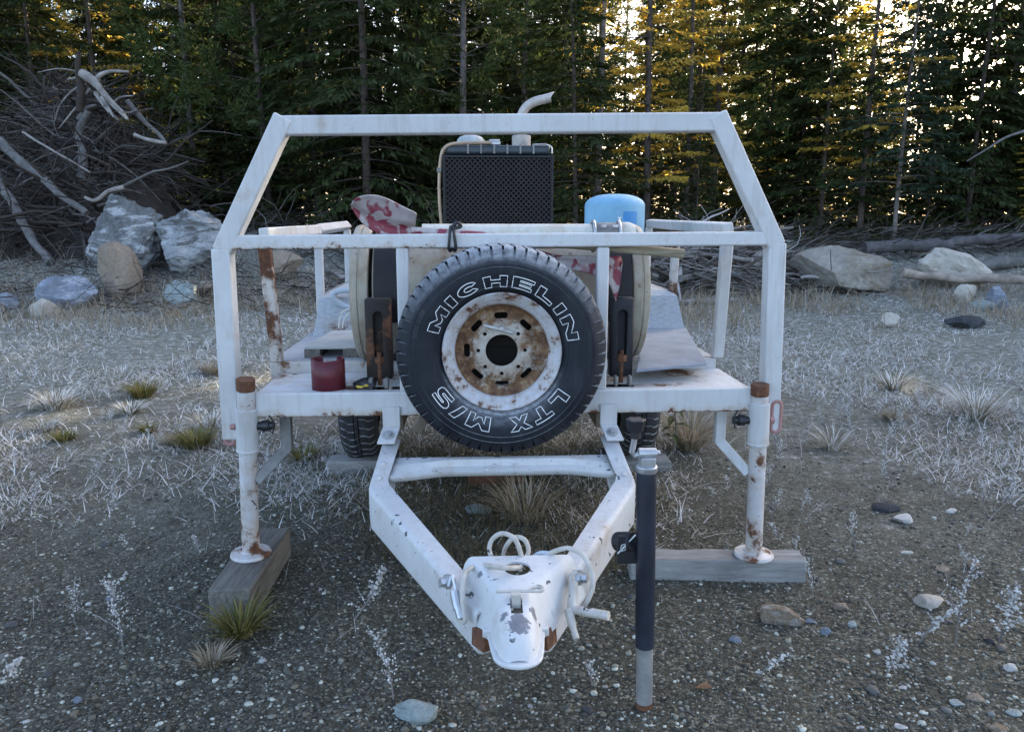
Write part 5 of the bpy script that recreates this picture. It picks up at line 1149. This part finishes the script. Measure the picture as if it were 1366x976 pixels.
tag(tubes_np('right_brush_pile', lines[:-800], 4, M_twig2), kind='stuff'); tag(tubes_np('bank_brush', lines[-800:], 4, M_twig), kind='stuff')
GRL = 'logs on the right bank'
def gl(r, *uv): return [G(u, v) + Vector((0, 0, r)) for u, v in uv]
log_thing('dark_log', gl(.26, (1150, 350), (1220, 345), (1290, 339), (1400, 330)), (.13, .11), M_darkgrey, 'long dark log lying behind the boulders on the right bank', GRL)
log_thing('thin_log', [G(1200, 396) + Vector((0, 0, .42)), G(1250, 398) + Vector((0, 0, .38)), G(1310, 400) + Vector((0, 0, .36)), G(1420, 403) + Vector((0, 0, .34))], (.085, .075), simple('pale_brown_log', (.24, .2, .165), .9, 0, .5, 5, .6, 25), 'thin pale log lying in front of the pointed boulder', GRL)
log_thing('grey_log', gl(.13, (1306, 364), (1340, 360), (1400, 354)), (.12, .11), M_greylog, 'thick grey log end at the right edge above the thin log', GRL)
log_thing('pale_log', gl(.06, (890, 408), (930, 407), (985, 407)), (.05, .04), M_bleach, 'pale branch at the foot of the right brush pile', GRL)
log_thing('pale_log', gl(.35, (905, 400), (940, 392), (985, 396)), (.06, .05), M_greylog, 'grey log in the middle of the right brush pile', GRL)
log_thing('pale_log', gl(.62, (900, 388), (935, 383), (1000, 395)), (.055, .035), M_bleach, 'bleached log along the upper part of the right brush pile', GRL)
log_thing('split_log', [G(1000, 385) + Vector((0, 0, .35)), G(1012, 385) + Vector((0, 0, .55)), G(1030, 385) + Vector((0, 0, .8))], (.13, .07), M_bleach, 'pale split wood at the right end of the brush pile', GRL)
log_thing('bare_branch', [WY(1290, 215, 16.5), WY(1318, 198, 16.5), WY(1345, 182, 16.5), WY(1390, 168, 16.5)], (.012, .03), M_greylog, 'bare grey branch hanging in the right of the forest edge', GRL)
log_thing('pale_log', gl(.09, (428, 366), (450, 374), (482, 382)), (.07, .05), M_bleach, 'pale log lying behind the left deck rail', GL_)

# ------------------------------------------------------------------ forest
M_fir = leafy('fir_needles', [(.026, .038, .013), (.046, .066, .022), (.07, .095, .032), (.095, .12, .042)], .35)
M_fir2 = leafy('blue_fir_needles', [(.026, .046, .028), (.046, .074, .042), (.075, .105, .06)], .28)
M_pine = leafy('pine_needles', [(.03, .05, .016), (.055, .085, .024), (.085, .12, .034), (.115, .14, .045)], .38)
M_larch = leafy('golden_larch_needles', [(.46, .27, .03), (.68, .46, .07), (.78, .58, .13), (.62, .47, .10)], .62)
M_olive = leafy('yellowing_needles', [(.12, .11, .025), (.22, .18, .035), (.36, .26, .045)], .5)
M_bark = simple('conifer_bark', (.075, .058, .048), .95, 0, .5, 8, .8, 30); M_bark2 = simple('pale_conifer_bark', (.15, .13, .115), .95, 0, .5, 8, .8, 30)
def limb_lines(H, zb, R0, n, rise, droop, taper, jit=.25):
    out = []
    for k in range(n):
        f = (k + random.random()) / n; z = zb + (H - zb) * f ** .9 * .985; a = k * 2.399 + random.gauss(0, .4); L = R0 * max(.05, (1 - f)) ** taper * random.uniform(1 - jit * 1.6, 1 + jit)
        pts = []; m = 6
        for i in range(m + 1):
            s = i / m; pts.append((math.cos(a) * L * s, math.sin(a) * L * s, z + L * (rise * s - droop * s * s + .08 * s ** 4)))
        out.append((np.array(pts), L, a))
    return out
def sprays(limbs, per_m, ln, wd, side, tmin=.12, hang=.15, flat=.35, twig=.3):
    """flat kites of needles set along the side twigs of every limb"""
    P0 = []; D = []; S_ = []
    for pts, L, a in limbs:
        n = max(3, int(per_m * L)); t = tmin + (1 - tmin) * RNG.random(n) ** .8; q = t * (len(pts) - 1); i = np.minimum(q.astype(int), len(pts) - 2); f = (q - i)[:, None]
        p = pts[i] * (1 - f) + pts[i + 1] * f; ax = np.array([math.cos(a), math.sin(a), 0]); si = np.array([-math.sin(a), math.cos(a), 0])
        sg = np.where(RNG.random(n) < .5, -1.0, 1.0)[:, None] * RNG.uniform(.25, 1.0, (n, 1)) * side; tw = twig * L * (1.05 - t)[:, None] * RNG.random((n, 1)) ** .8
        d = ax[None] * RNG.uniform(.45, 1.0, (n, 1)) + si[None] * sg + np.array([0, 0, 1.0])[None] * RNG.normal(-hang, .28, (n, 1)); d /= np.linalg.norm(d, axis=1)[:, None]
        P0.append(p + (ax[None] * .6 + si[None] * np.sign(sg)) * tw + np.array([0, 0, -1.0])[None] * tw * .25); D.append(d); S_.append(np.cross(d, np.array([0, 0, 1.0])[None] + RNG.normal(0, flat, (n, 3))))
    P0 = np.concatenate(P0); D = np.concatenate(D); S_ = np.concatenate(S_); S_ /= np.linalg.norm(S_, axis=1)[:, None] + 1e-9; n = len(P0)
    l_ = ln * RNG.uniform(.55, 1.35, (n, 1)); w = wd * RNG.uniform(.6, 1.3, (n, 1)); sag = np.zeros((n, 3)); sag[:, 2] = -.12 * l_[:, 0]
    return np.stack([P0, P0 + D * l_ * .45 - S_ * w, P0 + D * l_ + sag, P0 + D * l_ * .45 + S_ * w], 1)
def tufts(limbs, per_limb, nneed, ln, wd):
    C = []; A = []
    for pts, L, a in limbs:
        for k in range(max(2, int(per_limb * L))):
            t = random.uniform(.45, 1.0) * (len(pts) - 1); i = min(int(t), len(pts) - 2); p = pts[i] * (1 - t + i) + pts[i + 1] * (t - i)
            C.append(p + RNG.normal(0, .16 * L ** .5, 3)); A.append((math.cos(a), math.sin(a), random.uniform(0, .8)))
    C = np.repeat(np.array(C), nneed, 0); A = np.repeat(np.array(A), nneed, 0); n = len(C); D = A * .7 + RNG.normal(0, .62, (n, 3)); D /= np.linalg.norm(D, axis=1)[:, None]
    S_ = np.cross(D, RNG.normal(0, 1, (n, 3))); S_ /= np.linalg.norm(S_, axis=1)[:, None]; l_ = ln * RNG.uniform(.6, 1.3, (n, 1)); C = C + RNG.normal(0, .05, (n, 3))
    return np.stack([C, C + D * l_ * .5 - S_ * wd, C + D * l_, C + D * l_ * .5 + S_ * wd], 1)
def tree_proto(kind, H, seed):
    global RNG
    random.seed(seed); RNG = np.random.default_rng(seed)
    r0 = .0052 * H + .02; lean = random.gauss(0, .012); P = [(lean * z + .05 * math.sin(z * .5 + seed), .04 * math.cos(z * .4 + seed), z) for z in np.linspace(-.3, H * .97, 14)]
    tr = [(P, r0, .012)]
    if kind == 'fir':
        lb = limb_lines(H, .5, .17 * H + .35, int(11 * H), .10, .32, .7); q = sprays(lb, 75, .22, .038, .9); mat = M_fir; thin = lb
    elif kind == 'young_fir':
        lb = limb_lines(H, 1.15, .185 * H + .2, int(15 * H), .22, .34, .75, .2); q = sprays(lb, 85, .16, .027, .95); mat = M_fir2; thin = lb
    elif kind == 'spruce':
        lb = limb_lines(H, .9, .12 * H + .5, int(8.5 * H), .02, .42, .5); q = sprays(lb, 70, .24, .040, .85, hang=.35); mat = M_fir; thin = lb
    elif kind == 'pine':
        lb = limb_lines(H, H * .12, .10 * H + .6, int(5.5 * H), .30, .22, .35, .4); q = tufts(lb, 10, 15, .21, .016); mat = M_pine; thin = lb
    elif kind == 'larch':
        lb = limb_lines(H, 1.6, .12 * H + .3, int(6 * H), .10, .22, .7, .35); q = sprays(lb, 70, .15, .026, .9, hang=.2, flat=.9); mat = M_larch; thin = lb
    elif kind == 'olive':
        lb = limb_lines(H, 1.4, .11 * H + .4, int(7 * H), .12, .25, .5, .4); q = sprays(lb, 62, .18, .03, .9, hang=.2, flat=.8); mat = M_olive; thin = lb
    else:   # bare
        mat = M_larch
        lb = limb_lines(H, 1.0, .09 * H + .3, int(4 * H), .05, .25, .5, .4); q = None; thin = lb
    for pts, L, a in thin: tr.append((pts[:5] if kind != 'bare' else pts, .008 + .006 * L, .004))
    dead = limb_lines(H * (.42 if kind in ('pine',) else .22), .5, .10 * H, int(2.2 * H) if kind in ('pine', 'spruce', 'larch', 'olive') else int(.5 * H), -.02, .25, .15, .5)
    for pts, L, a in dead:
        tr.append((pts, .009, .003))
        for k in range(3):
            i = random.randint(2, 5); e = pts[i] + np.array([random.gauss(0, .3), random.gauss(0, .3), random.gauss(-.08, .15)]) * L * .5; tr.append((np.array([pts[i], (pts[i] + e) / 2 + RNG.normal(0, .03, 3), e]), .005, .002))
    return kind, H, tr, q, mat
def tree_build(pr, bark=None):
    kind, H, tr, q, mat = pr
    o = thing(kind + '_tree', None, 'tree'); w = tubes_np('trunk', [(np.array(tr[0][0]), tr[0][1], tr[0][2])], 10, bark or M_bark); w.parent = o
    l_ = tubes_np('limbs', tr[1:], 3, bark or M_bark); l_.parent = o; l_['kind'] = 'stuff'
    if q is not None: c = nmesh('crown', q.reshape(-1, 3), np.arange(len(q) * 4).reshape(-1, 4), mat, o)
    return o
PROTO = {}
for key, kind, H, sd, bk in (('fir_a', 'fir', 13, 1, None), ('fir_b', 'fir', 10, 2, None), ('fir_c', 'fir', 16, 3, None), ('sapling_a', 'fir', 6, 14, None), ('sapling_b', 'fir', 4.5, 15, None), ('yfir', 'young_fir', 7.4, 4, M_bark2), ('spruce_a', 'spruce', 18, 5, None), ('spruce_b', 'spruce', 15, 6, None), ('pine_a', 'pine', 17, 7, M_bark2), ('pine_b', 'pine', 15, 8, None), ('pine_c', 'pine', 13, 13, None),
                         ('larch_a', 'larch', 15, 9, None), ('larch_b', 'larch', 12, 10, None), ('olive_a', 'olive', 16, 11, None), ('bare_a', 'bare', 12, 12, M_bark2)):
    PROTO[key] = tree_build(tree_proto(kind, H, sd), bk)
used = set(); rt = random.Random(21); SPOTS = []
GFIRST = 'trees along the forest edge'; GBACK = 'trees deeper in the forest'
def put_tree(key, x, y, s, label, group, rz=None, dz=0.0):
    o = PROTO[key] if key not in used else copy_tree(PROTO[key]); used.add(key); SPOTS.append((x, y))
    o.location = (x, y, height(x, y) - .1 + dz); o.rotation_euler = (rt.gauss(0, .012), rt.gauss(0, .012), rt.random() * 6.28 if rz is None else rz); o.scale = (s, s, s); o['label'] = label; o['group'] = group; o['category'] = 'tree'
for key, u, y, s, label in (
    ('spruce_b', 20, 22.5, 1.0, 'dark spruce behind the left shoulder of the brush pile'), ('fir_a', 66, 21.5, .95, 'dense blue green fir behind the top of the brush pile'),
    ('larch_b', 138, 21.8, 1.15, 'golden larch with a thin dark trunk behind the brush pile top'), ('fir_b', 205, 22.5, 1.15, 'dark fir right behind the right flank of the brush pile'),
    ('pine_a', 264, 22, 1.0, 'tall pine with a brown trunk left of the diagonal bar'), ('fir_c', 305, 23, .95, 'tall dark fir between two brown trunks at left'),
    ('pine_b', 362, 21, 1.0, 'pine with a straight trunk seen beside the left diagonal bar'), ('fir_a', 425, 21.8, 1.05, 'dense dark fir above the left guard rail'),
    ('spruce_a', 492, 19.5, 1.0, 'thick trunked spruce with bare dead twigs left of the radiator'), ('fir_c', 560, 23.5, 1.0, 'dark fir behind the radiator on its left'),
    ('pine_a', 622, 20.5, 1.0, 'light green pine straight behind the radiator'), ('pine_c', 700, 21.5, 1.1, 'bushy green pine behind the exhaust pipe'),
    ('pine_b', 750, 25.5, 1.0, 'pine between the exhaust pipe and the thin dark trunk'), ('bare_a', 799, 20.5, 1.15, 'thin bare dark trunk above the blue tank'),
    ('larch_a', 866, 20.0, 1.0, 'tall golden larch above the blue tank'), ('fir_b', 930, 19.2, .42, 'low young fir close behind the right deck rail'),
    ('olive_a', 925, 23.2, 1.0, 'yellowing tree with a brown trunk left of the right diagonal bar'), ('pine_b', 948, 23, 1.05, 'slim pine beside the yellowing tree'),
    ('larch_b', 912, 21.4, 1.05, 'slimmer golden larch right of the tall golden larch'), ('fir_a', 772, 18.7, .72, 'dark fir added as a sun block left of the golden larch above the blue tank'), ('fir_b', 1096, 20.6, .9, 'dark fir added as a sun block left of the bright golden larch on the right'),  # both dark firs are added to stop sun leaking past the larches
    ('fir_b', 1240, 21.0, .68, 'shorter dense fir close right of the conical fir'), ('fir_b', 1312, 21.4, .66, 'shorter dense fir below the gap of sky near the right edge'), ('fir_b', 1064, 21.6, .72, 'shorter dense fir right of the right diagonal bar'), ('fir_b', 1385, 21.6, .7, 'shorter dense fir cut by the right edge'),
    ('fir_a', 1000, 24.5, .85, 'green fir behind the right diagonal bar'), ('pine_c', 1060, 22.5, 1.15, 'pine with a dark crown right of the diagonal bar'), ('olive_a', 1078, 24, .9, 'slim yellow green tree with a straight dark trunk on the right'),
    ('fir_b', 1118, 23.5, .9, 'dark fir over the largest beige boulder'), ('larch_b', 1150, 19.8, .98, 'bright golden larch left of the conical fir'),
    ('yfir', 1198, 18.6, 1.0, 'dense conical young fir with a grey trunk on the right'), ('fir_c', 1262, 23, .9, 'tall dark fir right of the conical fir'),
    ('pine_a', 1330, 22.5, 1.05, 'thick dark pine trunk near the right edge'), ('spruce_b', 1290, 20.8, .8, 'drooping green spruce near the right edge'), ('pine_b', 1352, 24, 1.0, 'second dark pine trunk at the right edge'),
    ('larch_b', 1372, 20, .35, 'small yellow green larch at the right edge above the logs'), ('fir_b', -60, 22, 1.1, 'fir cut off by the left edge behind the brush pile'), ('spruce_a', 1430, 22, 1.0, 'spruce cut off by the right edge')):
    x = (u - 683) / F * (y * math.cos(PITCH) + .0); put_tree(key, x, y, s, label, GFIRST)
keys = ['fir_a', 'fir_b', 'fir_c', 'spruce_a', 'spruce_b', 'pine_a', 'pine_b', 'pine_c', 'olive_a', 'larch_a', 'larch_b', 'pine_b', 'fir_c', 'spruce_a', 'pine_c']
names = {'fir': 'dark fir standing deeper in the forest behind the first row', 'spruce': 'tall spruce deeper in the forest behind the first row', 'pine': 'pine deeper in the forest behind the first row', 'olive': 'yellowing tree deeper in the forest behind the first row', 'larch': 'golden larch deeper in the forest behind the first row'}
LIT = [((u - 683) / F * y * math.cos(PITCH), y) for u, y in ((866, 20.0), (1150, 19.8), (912, 21.4),  (138, 21.8), (1010, 26))]
def in_the_light(x, y):      # strips kept clear of trees to let the low sun reach the larches
    for a, b in LIT:
        dx, dy = x - a, y - b; s_ = dx * math.sin(SUN_AZ) + dy * math.cos(SUN_AZ); q_ = abs(dx * math.cos(SUN_AZ) - dy * math.sin(SUN_AZ))
        if s_ > 0 and q_ < 1.9 and s_ < 46: return True
    return False
n_ = 0; tries = 0
while n_ < 150 and tries < 4000:
    tries += 1; y = rt.uniform(23.5, 58); x = rt.uniform(-1, 1) * (y * .78 + 2)
    if min((x - a) ** 2 + (y - b) ** 2 for a, b in SPOTS) < 2.3: continue
    if in_the_light(x, y): continue
    key = rt.choice(keys)
    if y > 44 and rt.random() < .45: key = rt.choice(['larch_a', 'larch_b', 'olive_a'])
    put_tree(key, x, y, rt.uniform(.8, 1.25), names[key.split('_')[0]], GBACK); n_ += 1
# low larches and firs added in the cleared strips for gold glow
n_ = 0
for tries in range(3000):
    a, b = LIT[tries % len(LIT)]; s_ = rt.uniform(9, 44); q_ = rt.uniform(-2.2, 2.2); x = a + s_ * math.sin(SUN_AZ) + q_ * math.cos(SUN_AZ); y = b + s_ * math.cos(SUN_AZ) - q_ * math.sin(SUN_AZ)
    if min((x - c) ** 2 + (y - d) ** 2 for c, d in SPOTS) < 1.5 or n_ >= 56: continue
    if s_ > 16 and n_ % 3: put_tree('larch_b', x, y, rt.uniform(.32, .30 + .008 * s_), 'small golden larch added in a strip cleared for the sun inside the wood', 'young larches added in the cleared sun strips')
    else: put_tree('sapling_a', x, y, rt.uniform(.6, .8 + .006 * s_), 'low young fir added in a strip cleared for the sun inside the wood', 'young firs under the forest')
    n_ += 1
# trees added out of view at the right to keep sun off the clearing
for k in range(26):
    x = rt.uniform(17, 40); y = 15 + rt.random() * 13
    if (x - 16) < (y - 15) * .05 or min((x - a) ** 2 + (y - b) ** 2 for a, b in SPOTS) < 2.5: continue
    put_tree(rt.choice(['fir_c', 'spruce_a', 'spruce_b', 'pine_a', 'fir_a']), x, y, rt.uniform(.95, 1.2), 'tall conifer added beyond the right of the view as a sun block', 'added sun block trees at the far right')
# sunlit larches on the far side of the wood, seen as gold between the trunks
n_ = 0; tries = 0
while n_ < 46 and tries < 3000:
    tries += 1; y = rt.uniform(60, 84); x = rt.uniform(-1, 1) * (y * .72 + 2)
    if min((x - a) ** 2 + (y - b) ** 2 for a, b in SPOTS) < 5 or in_the_light(x, y): continue
    put_tree(rt.choice(['larch_a', 'larch_b', 'olive_a', 'larch_a']), x, y, rt.uniform(.9, 1.4), 'sunlit golden larch far behind the dark forest', 'sunlit larches on the far side of the wood'); n_ += 1
n_ = 0; tries = 0
while n_ < 62 and tries < 4000:
    tries += 1; y = 21 + 32 * rt.random() ** 1.3; x = rt.uniform(-1, 1) * (y * .76 + 2)
    if min((x - a) ** 2 + (y - b) ** 2 for a, b in SPOTS) < .8: continue
    put_tree(rt.choice(['sapling_a', 'sapling_b']), x, y, rt.uniform(.7, 1.5), 'low young fir filling the gaps between the trunks of the forest', 'young firs under the forest'); n_ += 1
# undergrowth along the forest edge: low fir boughs and brush, one mass
RNG = np.random.default_rng(77); random.seed(77); lb = []
for k in range(420):
    x = random.uniform(-13, 17); y = random.uniform(19.2, 27); 
    if x > 7: y = random.uniform(17.5, 22)
    a = random.random() * 6.28; L = random.uniform(.5, 1.5); z = height(x, y) + random.uniform(.05, .8 if y > 20 else .4)
    lb.append((np.array([(x + math.cos(a) * L * s, y + math.sin(a) * L * s, z + L * (.1 * s - .25 * s * s)) for s in np.linspace(0, 1, 7)]), L, a))
q = sprays(lb, 55, .18, .026, .9); tag(nmesh('undergrowth', q.reshape(-1, 3), np.arange(len(q) * 4).reshape(-1, 4), M_fir), kind='stuff')
